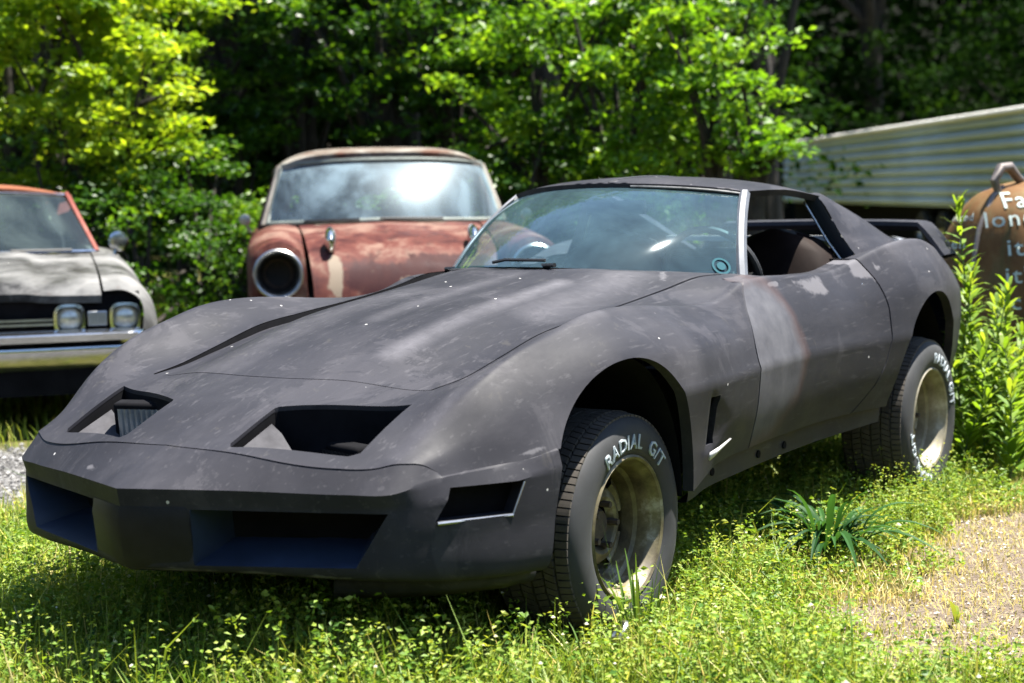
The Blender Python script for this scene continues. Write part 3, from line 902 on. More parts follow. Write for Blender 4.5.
#BACKGROUND
# ------------------------------------------------------------------ numpy meshes (foliage, grass)
def np_mesh(name,V,F,mat,parent=None,tint=None,smooth=False):
    me=bpy.data.meshes.new(name);k=F.shape[1]
    me.vertices.add(len(V));me.vertices.foreach_set('co',np.ascontiguousarray(V,dtype=np.float32).ravel())
    me.loops.add(F.size);me.loops.foreach_set('vertex_index',np.ascontiguousarray(F,dtype=np.int32).ravel())
    me.polygons.add(len(F));me.polygons.foreach_set('loop_start',np.arange(0,F.size,k,dtype=np.int32))
    me.polygons.foreach_set('use_smooth',np.full(len(F),smooth))
    me.update(calc_edges=True)
    if tint is not None:
        a=me.attributes.new('tint','FLOAT','POINT');a.data.foreach_set('value',np.ascontiguousarray(tint,dtype=np.float32))
    me.materials.append(mat);o=bpy.data.objects.new(name,me);return link(o,parent)
def leaf_mat(name,stops,trans=.35,rough=.5,spec=.35,tcol=None):
    m,nt,b=newmat(name)
    at=N(nt,'ShaderNodeAttribute',attribute_name='tint')
    r=ramp(nt,at.outputs['Fac'],stops);nt.links.new(r.outputs[0],b.inputs['Base Color'])
    b.inputs['Roughness'].default_value=rough;b.inputs['Specular IOR Level'].default_value=spec
    t=N(nt,'ShaderNodeBsdfTranslucent');c=mix(nt,1.0,r.outputs[0],tcol or (1.9,1.7,.8),'MULTIPLY');nt.links.new(c,t.inputs[0])
    ms=N(nt,'ShaderNodeMixShader');ms.inputs[0].default_value=trans
    nt.links.new(b.outputs[0],ms.inputs[1]);nt.links.new(t.outputs[0],ms.inputs[2])
    nt.links.new(ms.outputs[0],nt.nodes['Material Output'].inputs[0]);return m
rng=np.random.default_rng(11)
def unit(v): return v/np.maximum(np.linalg.norm(v,axis=1,keepdims=True),1e-9)
def leaves_at(P,size,up=.8,aspect=.55,droop=.2,out=None):
    """one folded rhombic leaf per point"""
    n=len(P);s=size*rng.uniform(.6,1.35,(n,1))
    d=rng.normal(0,1,(n,3));d[:,2]=d[:,2]*.45-droop
    if out is not None: d+=out*1.2
    d=unit(d)
    nn=rng.normal(0,.55,(n,3));nn[:,2]+=up;nn=nn-d*(nn*d).sum(1,keepdims=True);nn=unit(nn)
    sd=np.cross(nn,d)
    b=P-d*s*.5;t=P+d*s*.5-nn*s*.08
    l=P+sd*s*aspect*.5+nn*s*.07-d*s*.05;r=P-sd*s*aspect*.5+nn*s*.07-d*s*.05
    V=np.stack([b,r,t,l],1).reshape(-1,3)
    F=np.arange(4*n).reshape(n,4)
    return V,F
def gp(px,D):
    d=f0+r0_*(px-512)/1708.19
    return np.array([-4.0687+d[0]*D,-3.0363+d[1]*D])
f0=np.array([.8384,.5380,-.088]);r0_=np.array([.5387,-.8423,-.018])
M['bark']=simple('grey_brown_bark',(.022,.017,.012),.9,var=.5,scale=12,bmp=.5)
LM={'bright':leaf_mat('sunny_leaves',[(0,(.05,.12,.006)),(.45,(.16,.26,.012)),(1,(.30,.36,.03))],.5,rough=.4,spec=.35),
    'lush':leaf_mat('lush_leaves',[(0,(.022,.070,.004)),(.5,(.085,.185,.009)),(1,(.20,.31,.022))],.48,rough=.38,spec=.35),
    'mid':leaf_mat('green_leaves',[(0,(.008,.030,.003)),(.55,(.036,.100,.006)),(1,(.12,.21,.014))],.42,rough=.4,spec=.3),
    'dark':leaf_mat('shaded_leaves',[(0,(.003,.010,.002)),(.6,(.009,.028,.003)),(1,(.030,.070,.007))],.25,spec=.02)}  # last entry: deep shade of the wood put into the leaf colour
def tree(name,label,cat,group,xy,cz,rad,ncl,lpc,size,mat,clr=(.42,.30),trunk=True,h0=0.0,limbs=5,seed=0,flat=.5,shell=.55):
    g=np.random.default_rng(seed+100)
    root=empty(name,(xy[0],xy[1],0),0,label,cat,group)
    # clump centres spread through the crown with emphasis on its outer half
    d=g.normal(0,1,(ncl,3));d=unit(d);rr=g.uniform(shell**3,1.08,(ncl,1))**(1/3)
    C=d*rr*np.array(rad)
    C*= (1+.22*np.sin(3*np.arctan2(d[:,1:2],d[:,0:1])+seed)*np.cos(2.3*d[:,2:3]+seed))
    C[:,2]+=cz;C[:,2]=np.maximum(C[:,2],h0+.12)
    per=np.repeat(np.arange(ncl),lpc)
    cs=g.uniform(.6,1.5,(ncl,1))*clr[0]
    off=g.normal(0,.42,(len(per),3))*np.concatenate([cs,cs,cs*flat],1)[per]
    P=C[per]+off;P[:,2]=np.maximum(P[:,2],.03)
    V,F=leaves_at(P,size)
    ct=g.uniform(0,1,ncl)
    tint=np.clip(.18+.5*ct[per]+g.normal(0,.16,len(per)),0,1)
    np_mesh('crown',V,F,LM[mat],root,np.repeat(tint,4))
    mb=MB();top=max(cz,.5)
    lean=g.uniform(-.15,.15,2)
    r0=.035+.022*top
    pts=[(lean[0]*t*top*.5,lean[1]*t*top*.5,t*top) for t in (0,.25,.5,.75,1)]
    mb.tube(pts,[r0*1.25,r0,r0*.85,r0*.65,r0*.3],8)
    for k in range(min(limbs*2,ncl)):
        c=C[k];z0=top*g.uniform(.25,.8);b0=np.array([lean[0]*z0*.5,lean[1]*z0*.5,z0])
        m=b0*.5+c*.5+np.array([0,0,.12])
        mb.tube([tuple(b0),tuple(m),tuple(c)],[r0*.45,r0*.28,r0*.08],6,cap=False)
    mb.build('trunk',M['bark'],root)
    return root

# ------------------------------------------------------------------ ground
def sstep(a,b,x): t=np.clip((x-a)/(b-a),0,1);return t*t*(3-2*t)
def wob(x,y,k=1.0): return (np.sin(2.1*k*x+1.3*k*y)+np.sin(-1.7*k*x+2.9*k*y+1)+np.sin(4.3*k*x-.9*k*y+2)+np.sin(3.1*k*y+5.2*k*x+.5))/4
def dirt_mask(x,y):
    # bare pale soil to the left of the coupe, ahead of its rear wheel
    d=np.hypot((x-.95)/1.05,(y+1.62)/.50);d2=np.hypot((x-1.9)/.75,(y+1.28)/.26)
    m=1-sstep(.55,1.15,np.minimum(d,d2*1.05)+.25*wob(x,y,2.2)+.22*wob(x,y,6)+.14*wob(x,y,13))
    return m
def gravel_mask(x,y):
    p=.8384*x+.538*y+.10*wob(x,y,1.5);return sstep(1.55,1.85,p)*(1-sstep(3.2,3.8,p))*sstep(.9,1.5,y)
gm,nt,b=newmat('soil_and_thatch')
at=N(nt,'ShaderNodeAttribute',attribute_name='dirt');ag=N(nt,'ShaderNodeAttribute',attribute_name='gravel')
n1=noise(nt,3.5,8,.7);n2=noise(nt,40,6,.8);n3=noise(nt,160,4,.8)
thatch=ramp(nt,n2.outputs[0],[(.25,(.04,.045,.010)),(.5,(.10,.10,.026)),(.75,(.20,.165,.065))])
soil=ramp(nt,n2.outputs[0],[(.25,(.10,.075,.055)),(.5,(.185,.145,.112)),(.78,(.28,.235,.20))])
tcg=N(nt,'ShaderNodeTexCoord');vg=N(nt,'ShaderNodeTexVoronoi',Scale=34.0);nt.links.new(tcg.outputs['Object'],vg.inputs['Vector'])
sg=N(nt,'ShaderNodeSeparateColor');nt.links.new(vg.outputs['Color'],sg.inputs[0])
grv=ramp(nt,sg.outputs[0],[(0,(.06,.058,.055)),(.6,(.13,.125,.12)),(1,(.21,.205,.20))])
nd=noise(nt,9,8,.8);md_=N(nt,'ShaderNodeMath',operation='MULTIPLY_ADD');nt.links.new(nd.outputs[0],md_.inputs[0]);md_.inputs[1].default_value=1.5;nt.links.new(at.outputs['Fac'],md_.inputs[2])
rd_=ramp(nt,md_.outputs[0],[(.85,(0,0,0)),(1.35,(1,1,1))])
c=mix(nt,rd_.outputs[0],thatch.outputs[0],soil.outputs[0]);c=mix(nt,ag.outputs['Fac'],c,grv.outputs[0])
nt.links.new(c,b.inputs['Base Color']);b.inputs['Roughness'].default_value=.95;b.inputs['Specular IOR Level'].default_value=.1
hh=N(nt,'ShaderNodeMath',operation='ADD');nt.links.new(n2.outputs[0],hh.inputs[0]);nt.links.new(n3.outputs[0],hh.inputs[1]);bump(nt,b,hh.outputs[0],.8,.02)
xs=np.concatenate([np.linspace(-40,-3,12)[:-1],np.linspace(-3,8,111),np.linspace(8,90,30)[1:]])
ys=np.concatenate([np.linspace(-60,-4,12)[:-1],np.linspace(-4,9,131),np.linspace(9,90,30)[1:]])
X,Y=np.meshgrid(xs,ys,indexing='ij')
near=np.exp(-((X-1)**2+(Y+1)**2)/60)
Z=.014*wob(X,Y,1.6)*near-.012
V=np.stack([X,Y,Z],-1).reshape(-1,3);ni,nj=X.shape
I=np.arange(ni*nj).reshape(ni,nj);F=np.stack([I[:-1,:-1],I[1:,:-1],I[1:,1:],I[:-1,1:]],-1).reshape(-1,4)
go=np_mesh('ground',V,F,gm,smooth=True);tag(go,kind='structure')
for nm,fn in (('dirt',dirt_mask),('gravel',gravel_mask)):
    a=go.data.attributes.new(nm,'FLOAT','POINT');a.data.foreach_set('value',fn(X,Y).ravel().astype(np.float32))
# wooded bank rising behind the yard
P=[]
hb_=MB()
for i,d in enumerate(np.linspace(54,110,12)):
    row=[]
    for px in np.linspace(-900,2000,40):
        q=gp(px,d);row.append((q[0],q[1],-.3+.62*(d-54)+.5*math.sin(px*.013+i)))
    P.append(row)
hb_.grid(P);tag(hb_.build('hillside',simple('shaded_litter',(.0022,.0028,.0012),.95,var=.5,scale=1.5,spec=.05)),kind='structure')  # near-black: shade of the wood put into the bank colour

# gravel stones along the lane
n=12000;x=rng.uniform(.2,3.2,n);y=rng.uniform(1.2,5.2,n);k=rng.uniform(0,1,n)<gravel_mask(x,y);x=x[k];y=y[k];n=len(x)
oc=np.array([[1,0,0],[0,1,0],[-1,0,0],[0,-1,0],[0,0,.7],[0,0,-.6]]);of=np.array([[0,1,4],[1,2,4],[2,3,4],[3,0,4],[1,0,5],[2,1,5],[3,2,5],[0,3,5]])
s_=rng.uniform(.006,.018,(n,1,1));V=oc[None]*s_*rng.uniform(.6,1.3,(n,6,3))+np.stack([x,y,np.full(n,.0)],-1)[:,None]
F=(of[None]+6*np.arange(n)[:,None,None]).reshape(-1,3)
gs_=leaf_mat('grey_gravel',[(0,(.05,.048,.046)),(.6,(.11,.105,.10)),(1,(.20,.195,.19))],.0)
o=np_mesh('gravel',V.reshape(-1,3),F,gs_,tint=np.repeat(rng.uniform(0,1,n),6));tag(o,'loose grey gravel of the lane behind the black coupe','gravel',kind='stuff')

# ------------------------------------------------------------------ grass
def grass_height(x,y):
    h=.125+.05*wob(x,y,1.7)+.03*wob(x,y,5)+.035*np.exp(-((x+.75)/.5)**2-((y+.2)/.9)**2)
    open_=sstep(-.55,-1.15,y)*sstep(-.1,.7,x)       # trodden ground on the open side
    h=h*(1-.55*open_)
    return np.clip(h*(1-.75*dirt_mask(x,y)),.025,.3)
GM=leaf_mat('grass_blades',[(0,(.022,.065,.008)),(.35,(.085,.155,.016)),(.62,(.20,.245,.032)),(.8,(.32,.30,.075)),(1,(.48,.39,.21))],.36,rough=.5,spec=.25,tcol=(1.5,1.45,.9))
def blades(x,y,h,w,tint,name,label,cat,lean=.5):
    n=len(x);a=rng.uniform(0,2*PI,n);d=np.stack([np.cos(a),np.sin(a),np.zeros(n)],1)
    a2=a+PI/2+rng.normal(0,.6,n);sd=np.stack([np.cos(a2),np.sin(a2),np.zeros(n)],1)
    l=(rng.uniform(.1,1,n)*lean)[:,None];B=np.stack([x,y,np.full(n,-.012)],1);H=h[:,None];W=w[:,None]
    up=np.array([0,0,1.0])
    m=B+up*H*.55+d*H*l*.30;t=B+up*H*(1-.25*l)+d*H*l*.95
    V=np.stack([B-sd*W*.5,B+sd*W*.5,m+sd*W*.42,m-sd*W*.42,t+sd*W*.06,t-sd*W*.06],1).reshape(-1,3)
    i=6*np.arange(n)[:,None];F=np.concatenate([i+np.array([[0,1,2,3]]),i+np.array([[3,2,4,5]])],0)
    o=np_mesh(name,V,F,GM,tint=np.repeat(tint,6));return tag(o,label,cat,kind='stuff')
n=230000
x=rng.uniform(-1.6,5.2,n);y=rng.uniform(-2.9,2.2,n)
infr=(np.hypot(x+4.07,y+3.04)<9.2)
dm=dirt_mask(x,y)
keep=(rng.uniform(0,1,n)<(1-.70*dm)*(1-gravel_mask(x,y))*(.55+.45*(wob(x,y,3)>-.3)))&infr
x=x[keep];y=y[keep];n=len(x)
h=grass_height(x,y)*rng.uniform(.45,1.35,n)
dry=sstep(-.75,-1.25,y)*sstep(.2,.9,x)
tint=np.clip(.48+.20*wob(x,y,2.3)+.10*wob(x,y,7)+.34*dry+.25*dirt_mask(x,y)+rng.normal(0,.15,n)+.35*(rng.uniform(0,1,n)<.08+.14*dry),0,1)
h=h*np.where(rng.uniform(0,1,n)<.02,1.7,1)
blades(x,y,h,rng.uniform(.0022,.0058,n)*(1+.3*(h>.12)),tint,'grass','sunlit yellow green grass growing around the black coupe','grass',.8)
n=12000;x=rng.uniform(-.2,3.2,n);y=rng.uniform(-2.7,-.75,n)
k=(rng.uniform(0,1,n)<.25+.75*dirt_mask(x,y))&(np.hypot(x+4.07,y+3.04)<8.5);x=x[k];y=y[k];n=len(x)
blades(x,y,rng.uniform(.012,.035,n),rng.uniform(.002,.004,n),np.clip(.88+rng.normal(0,.13,n),0,1),'straw','short dry straw lying over the bare soil patch','straw',2.4)
n=2600;x=rng.uniform(-.2,3.0,n);y=rng.uniform(-2.4,-.9,n);k=rng.uniform(0,1,n)<dirt_mask(x,y);x=x[k];y=y[k];n=len(x)
s_=rng.uniform(.002,.009,(n,1,1));oc=np.array([[1,0,0],[0,1,0],[-1,0,0],[0,-1,0],[0,0,.7],[0,0,-.6]]);V=oc[None]*s_*rng.uniform(.6,1.3,(n,6,3))+np.stack([x,y,np.full(n,-.002)],-1)[:,None];F=(of[None]+6*np.arange(n)[:,None,None]).reshape(-1,3)
PBM=leaf_mat('soil_pebbles',[(0,(.09,.07,.045)),(.6,(.20,.165,.12)),(1,(.34,.30,.25))],.0)
o=np_mesh('pebbles',V.reshape(-1,3),F,PBM,tint=np.repeat(rng.uniform(0,1,n),6));tag(o,'small pale pebbles and crumbs on the bare soil patch','pebbles',kind='stuff')
# far grass
n=60000;x=rng.uniform(.5,12,n);y=rng.uniform(-4,13,n);p=.8384*x+.538*y
keep=(np.hypot(x+4.07,y+3.04)>8.0)&(p>1.2)&(rng.uniform(0,1,n)>gravel_mask(x,y))
x=x[keep];y=y[keep];n=len(x)
tint=np.clip(.5+.18*wob(x,y,2.3)+rng.normal(0,.13,n),0,1)
blades(x,y,rng.uniform(.05,.15,n)*(1+.4*wob(x,y,1.2)),rng.uniform(.006,.012,n),tint,'grass','lighter rough grass between the gravel lane and the parked wrecks','grass',.7)
# leafy weeds (chickweed, bedstraw) among the grass
n=12000;x=rng.uniform(-1.4,3.6,n);y=rng.uniform(-2.2,1.6,n)
dens=np.clip(.35+.65*sstep(-.2,.35,wob(x,y,1.9)),0,1)*(1-sstep(-1.0,-1.4,y)*.75*sstep(.1,.6,x))*(1-dirt_mask(x,y))*(1-gravel_mask(x,y))
k=rng.uniform(0,1,n)<dens;x=x[k];y=y[k];n=len(x)
H=np.clip(grass_height(x,y)*rng.uniform(.8,1.75,n),.04,.30)
nl=16;t=rng.uniform(.15,1,(n,nl));ang=rng.uniform(0,2*PI,(n,nl));rad=.022*(1.25-t)+.008
lx=rng.normal(0,.16,(n,1))*H[:,None]*t;ly=rng.normal(0,.16,(n,1))*H[:,None]*t
P=np.stack([x[:,None]+lx+rad*np.cos(ang),y[:,None]+ly+rad*np.sin(ang),t*H[:,None]],-1).reshape(-1,3)
out=np.stack([np.cos(ang),np.sin(ang),np.zeros_like(ang)],-1).reshape(-1,3)
V,F=leaves_at(P,.0185,up=1.0,aspect=.6,droop=-.1,out=out)
WM=leaf_mat('weed_leaves',[(0,(.04,.10,.010)),(.5,(.13,.21,.022)),(1,(.27,.31,.06))],.36,spec=.2)
o=np_mesh('weeds',V,F,WM,tint=np.repeat(np.clip(np.repeat(rng.uniform(.1,.9,n),nl)+rng.normal(0,.12,n*nl),0,1),4));tag(o,'small leaved weeds mixed through the near grass','weeds',kind='stuff')
# taller thin weeds with pale tops
n=4200;x=rng.uniform(-1.3,2.8,n);y=rng.uniform(-1.5,1.5,n)
k=(rng.uniform(0,1,n)<np.clip(.25+.75*sstep(-.1,.5,wob(x+3,y-2,2.2)),0,1)*(1-dirt_mask(x,y))*(1-gravel_mask(x,y)))&((y>-1.05)|(x<.3));x=x[k];y=y[k];n=len(x)
H=rng.uniform(.14,.28,n)*(1-.35*sstep(-.6,-1.2,y));nl=22;t=rng.uniform(.2,1,(n,nl));ang=rng.uniform(0,2*PI,(n,nl));rad=.030*(1.2-t)+.006
ln=rng.normal(0,.22,(n,1));lm=rng.normal(0,.22,(n,1))
P=np.stack([x[:,None]+ln*H[:,None]*t**2+rad*np.cos(ang),y[:,None]+lm*H[:,None]*t**2+rad*np.sin(ang),t*H[:,None]],-1).reshape(-1,3)
out=np.stack([np.cos(ang),np.sin(ang),np.full_like(ang,.4)],-1).reshape(-1,3)
V,F=leaves_at(P,.014,up=1.0,aspect=.42,droop=-.2,out=out)
tt=np.clip(np.repeat(rng.uniform(.2,.8,n),nl)+.35*(t.reshape(-1)>.85)+rng.normal(0,.1,n*nl),0,1)
o=np_mesh('weeds',V,F,WM,tint=np.repeat(tt,4));tag(o,'taller thin stemmed weeds standing out of the near grass','weeds',kind='stuff')
blades(x,y,H*1.02,np.full(n,.0022),np.full(n,.45),'grass','fine upright stems of the taller weeds','grass',.1)
# pale seed heads and clover flowers
n=700;x=rng.uniform(-1.3,2.6,n);y=rng.uniform(-2.1,.9,n);k=(rng.uniform(0,1,n)<.75)&(dirt_mask(x,y)<.5);x=x[k];y=y[k];n=len(x)
h=grass_height(x,y)*rng.uniform(.9,1.45,n);s_=rng.uniform(.0035,.008,(n,1,1))*np.where(rng.uniform(0,1,(n,1,1))<.06,1.9,1)
V=oc[None]*s_+np.stack([x,y,h],-1)[:,None];F=(of[None]+6*np.arange(n)[:,None,None]).reshape(-1,3)
FM=leaf_mat('pale_flower_heads',[(0,(.25,.28,.07)),(.6,(.36,.37,.2)),(1,(.5,.5,.45))],.3)
o=np_mesh('clover_flowers',V.reshape(-1,3),F,FM,tint=np.repeat(rng.uniform(0,1,n),6));tag(o,'tiny pale flower heads scattered through the near grass','flowers',kind='stuff')

# ------------------------------------------------------------------ single plants
def strap_leaf(base,az,length,width,arch,fold=.25,n=8,tw=0):
    P=[];d=np.array([math.cos(az),math.sin(az),0]);sd=np.array([-d[1],d[0],0])
    for i in range(n+1):
        t=i/n;r=length*(.10*t+arch*t*t*.75);z=length*(t*(1-.12*arch)-arch*.75*t**2.6)
        w=width*(.55+.9*t)*(1-t**3) if t<.999 else .001
        c=np.array(base)+d*r+np.array([0,0,z])
        P.append([tuple(c-sd*w*.5+np.array([0,0,w*fold])),tuple(c),tuple(c+sd*w*.5+np.array([0,0,w*fold]))])
    return P
def strap_plant(name,label,cat,loc,count,length,width,cols,arch=(.35,1.0),spread=.05,seed=1):
    g=random.Random(seed);root=empty(name,loc,0,label,cat)
    m=leaf_mat(name+'_leaf',cols,.3,rough=.55,spec=.10)
    for k in range(count):
        mb=MB();az=2*PI*k/count+g.uniform(-.5,.5);q=g.uniform(0,1)
        mb.grid(strap_leaf((spread*math.cos(az)*q,spread*math.sin(az)*q,-.01),az,length*g.uniform(.55,1.1),width*g.uniform(.7,1.2),g.uniform(*arch)))
        o=mb.build('leaf',m,root,flipcheck=False)
        a=o.data.attributes.new('tint','FLOAT','POINT');a.data.foreach_set('value',[g.uniform(0,1)]*len(o.data.vertices))
    return root
DG=[(0,(.010,.038,.010)),(1,(.030,.085,.020))];LG=[(0,(.05,.10,.02)),(1,(.10,.17,.03))]
strap_plant('daylily_clump','clump of dark green strap leaves growing in dry grass beside the coupe sill','plant',(1.27,-.86,0),64,.40,.026,DG,(.40,1.05),.12,3)
strap_plant('corn_seedling','single pale broad leaved grass shoot just under the front bumper','plant',(-1.10,-.16,0),8,.30,.034,LG,(.5,1.1),.012,5)
strap_plant('grass_tuft','tall thin blades of grass standing against the front wheel rim','plant',(-.19,-.93,0),15,.40,.010,LG,(.02,.35),.05,8)
strap_plant('grass_tuft','few long blades arching by the left front tyre shoulder','plant',(-.42,-.90,0),9,.26,.006,LG,(.3,.9),.04,9)
strap_plant('corn_seedling','low dark shoot in shade below the plate pad','plant',(-1.02,.27,0),8,.20,.018,DG,(.2,.7),.02,12)
strap_plant('grass_tuft','long loose blades beside the rear wheel in front of the tall weeds','plant',(2.3,-.93,0),14,.24,.007,LG,(.3,.9),.06,14)
sp=strap_plant('sprout','small two leaved yellow green sprout alone on bare soil','plant',(.66,-1.50,0),3,.085,.026,[(0,(.16,.20,.03)),(1,(.2,.24,.05))],(.1,.5),.004,15)
# tall weeds behind the rear wheel
WL=leaf_mat('tall_weed_leaf',[(0,(.04,.095,.010)),(.5,(.10,.18,.014)),(1,(.19,.26,.03))],.45,spec=.25)
SMt=simple('weed_stem',(.06,.10,.03),.6,var=.3)
def tall_weed(loc,h,seed,label,nl=64):
    g=np.random.default_rng(seed);root=empty('tall_weed',loc,0,label,'weed','tall leafy weeds growing behind the rear wheel')
    lean=g.normal(0,.10,2)
    def ax(t): return np.array([lean[0]*h*t*t,lean[1]*h*t*t,h*t])
    mb=MB();mb.tube([tuple(ax(t)) for t in np.linspace(0,1,7)],[.006,.0055,.005,.0045,.004,.003,.0015],6);mb.build('stem',SMt,root)
    V=[];F=[];T=[]
    for k in range(nl):
        t=.12+.88*k/(nl-1);az=2.4*k+g.uniform(-.4,.4);L_=(.17*(1-.55*t)+.03)*g.uniform(.7,1.15);wd=L_*.20
        el_=.75-.2*t+g.uniform(-.25,.25)+(.5 if t>.9 else 0)
        d=np.array([math.cos(az)*math.cos(el_),math.sin(az)*math.cos(el_),math.sin(el_)]);sd=np.array([-math.sin(az),math.cos(az),0]);nn=np.cross(d,sd)
        b0=ax(t);i=len(V)
        V+= [b0,b0+d*L_*.35+sd*wd*.5,b0+d*L_*.35-sd*wd*.5,b0+d*L_*.72+sd*wd*.4-np.array([0,0,L_*.06]),b0+d*L_*.72-sd*wd*.4-np.array([0,0,L_*.06]),b0+d*L_-np.array([0,0,L_*.22])]
        F+= [(i,i+1,i+2),(i+1,i+3,i+2),(i+2,i+3,i+4),(i+3,i+5,i+4)];tt=g.uniform(0,1)*.6+.4*t;T+= [tt]*6
    o=np_mesh('leaves',np.array(V),np.array(F),WL,root,tint=np.array(T))
    return root
g=np.random.default_rng(5)
wl=[(958,7.55,1.08),(973,7.75,1.33),(988,7.6,1.0),(1004,7.9,.86),(1018,7.6,.74),(1030,7.8,.8),(966,7.3,.72),(985,7.2,.66),(1003,7.25,.74),(1020,7.2,.70),(950,7.7,.80),(1038,7.4,.9),(972,8.1,1.05),(990,8.2,.9),(1012,7.0,.5),(961,7.1,.46),(978,7.5,.95),(1010,7.5,.92)]
heights=sorted([h for _,_,h in wl])
for i,(px,D,h) in enumerate(wl):
    q=gp(px,D)
    lab='tallest leafy weed of the clump, its tip in front of the rusty hood' if h==1.33 else 'leafy green weed in the clump between the rear wheel and the rusty hood'
    tall_weed((q[0],q[1],-.01),h*(.80 if h<1.3 else .88),40+i,lab,nl=int(40+30*h))

# ------------------------------------------------------------------ loose shackle by the front tyre
sh=empty('shackle',(-.33,-.93,.10),.5,'small bluish steel shackle lying in grass at the front tyre','shackle')
mb=MB();mb.tube([(.03*math.cos(a),0,.035*math.sin(a)+.02) for a in np.linspace(-.3,PI+.3,13)],.009,8);mb.build('bow',M['dullchrome'],sh)
mb=MB();mb.tube([(-.04,0,.005),(.045,0,.005)],.009,8);mb.lathe([(0,-.012),(.016,-.012),(.016,.0),(0,.0)],8,'X',(.05,0,.005));mb.build('pin',M['dullchrome'],sh)
sh.rotation_euler=(.7,.3,.9)

# ------------------------------------------------------------------ wreck helpers
def rust_paint(name,a,b_,c_,stops=(.35,.52,.66),rough=(.45,.8),scale=2.2,streak=None,metal=0):
    m,nt,b=newmat(name);n=noise(nt,scale,9,.68,dist=.4)
    r=ramp(nt,n.outputs[0],[(stops[0],a),(stops[1],b_),(stops[2],c_)]);c=r.outputs[0]
    n2=noise(nt,5,7,.7,map_scale=(1,1.6,.22))
    if streak:
        k=ramp(nt,n2.outputs[0],[(.52,(0,0,0)),(.66,(1,1,1))]);c=mix(nt,mixfac(nt,k.outputs[0],.75),c,streak)
    n3=noise(nt,30,5,.7);k=ramp(nt,n3.outputs[0],[(.62,(0,0,0)),(.72,(1,1,1))]);c=mix(nt,mixfac(nt,k.outputs[0],.4),c,(.06,.03,.02))
    for an_,col_,lo_ in (('hood_shade',(.022,.006,.007),.75),('wear_pale',(.15,.125,.095),.75)):
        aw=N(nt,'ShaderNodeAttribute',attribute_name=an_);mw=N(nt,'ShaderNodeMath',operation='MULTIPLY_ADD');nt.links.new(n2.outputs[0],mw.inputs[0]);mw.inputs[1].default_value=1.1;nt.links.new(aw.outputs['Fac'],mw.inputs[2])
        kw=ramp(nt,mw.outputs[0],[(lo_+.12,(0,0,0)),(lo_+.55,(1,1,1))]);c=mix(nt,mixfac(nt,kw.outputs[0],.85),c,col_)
    nt.links.new(c,b.inputs['Base Color']);b.inputs['Specular IOR Level'].default_value=.08
    k=ramp(nt,n.outputs[0],[(.35,(rough[0],)*3),(.65,(rough[1],)*3)]);nt.links.new(k.outputs[0],b.inputs['Roughness']);bump(nt,b,n3.outputs[0],.15,.004)
    return m
def glass_mat(name,dust_sheen,col=(.45,.52,.54),tint=(.45,.58,.60),rg=.42):
    m,nt,b=newmat(name)
    tr=N(nt,'ShaderNodeBsdfTransparent');tr.inputs[0].default_value=(*tint,1)
    gs=N(nt,'ShaderNodeBsdfGlossy',Roughness=rg);gs.inputs[0].default_value=(.42,.50,.56,1);df=N(nt,'ShaderNodeBsdfDiffuse');df.inputs[0].default_value=(*col,1)
    fr=N(nt,'ShaderNodeFresnel',IOR=1.6);a=N(nt,'ShaderNodeMixShader');nt.links.new(fr.outputs[0],a.inputs[0]);nt.links.new(tr.outputs[0],a.inputs[1]);nt.links.new(gs.outputs[0],a.inputs[2])
    n=noise(nt,1.6,6,.6,dist=1.0);r=ramp(nt,n.outputs[0],[(.4,(dust_sheen[0],)*3),(.72,(dust_sheen[1],)*3)])
    c=N(nt,'ShaderNodeMixShader');nt.links.new(r.outputs[0],c.inputs[0]);nt.links.new(a.outputs[0],c.inputs[1]);nt.links.new(df.outputs[0],c.inputs[2])
    nt.links.new(c.outputs[0],nt.nodes['Material Output'].inputs[0]);return m
def loft(lines,ss,nseg,sharp=(),both=True):
    Ls=[table(l) for l in lines];out=[]
    G=[[(s,)+tuple(p) for p in spline_pts([L(s) for L in Ls],sharp,nseg)] for s in ss]
    q=quads(G);return q+mir(q) if both else q
def simple_wheel(parent,loc,side,R=.33):
    wv=bpy.data.objects.new('wheel',None);link(wv,parent);wv.location=loc
    if side>0: wv.rotation_euler=(0,0,PI)
    mb=MB();mb.lathe([(.19,.0),(.25,-.015),(R-.02,-.005),(R,.02),(R,.17),(R-.02,.195),(.19,.19)],36,'Y');mb.build('tyre',M['rubber'],wv)
    mb=MB();mb.lathe([(.0,.05),(.06,.03),(.13,.05),(.165,.02),(.185,-.006),(.195,.0)],28,'Y');mb.build('rim',M['dullchrome'],wv)

# ------------------------------------------------------------------ rusty red sedan (behind)
rd=empty('sedan',(0,0,0),0,'rust red old sedan with an empty headlight socket and dusty curved windshield','car')
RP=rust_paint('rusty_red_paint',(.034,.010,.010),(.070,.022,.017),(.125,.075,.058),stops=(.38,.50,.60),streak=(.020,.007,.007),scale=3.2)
RW=rust_paint('chalky_white_roof',(.20,.185,.165),(.10,.085,.07),(.07,.03,.02),stops=(.42,.53,.64))
l0=[(-.02,0,.60),(.02,0,.70),(.09,0,.815),(.2,0,.905),(.42,0,.975),(.9,0,1.035),(1.48,0,1.07)]
l1=[(-.02,.54,.59),(.02,.54,.685),(.09,.55,.80),(.2,.56,.885),(.42,.57,.945),(.9,.58,1.0),(1.48,.60,1.045)]
hoodq=loft([l0,l1],frange(-.02,1.48,.05),[12])
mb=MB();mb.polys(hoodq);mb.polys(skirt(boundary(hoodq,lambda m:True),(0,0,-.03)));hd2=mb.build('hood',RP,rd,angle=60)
attr(hd2,'hood_shade',lambda p: .95*max(seg(p,(.05,.28,.76),(.05,-.42,.76),.16),.8*seg(p,(.12,-.1,.83),(.10,-.5,.80),.16)))  # maroon of the unlit lower hood face painted into the colour
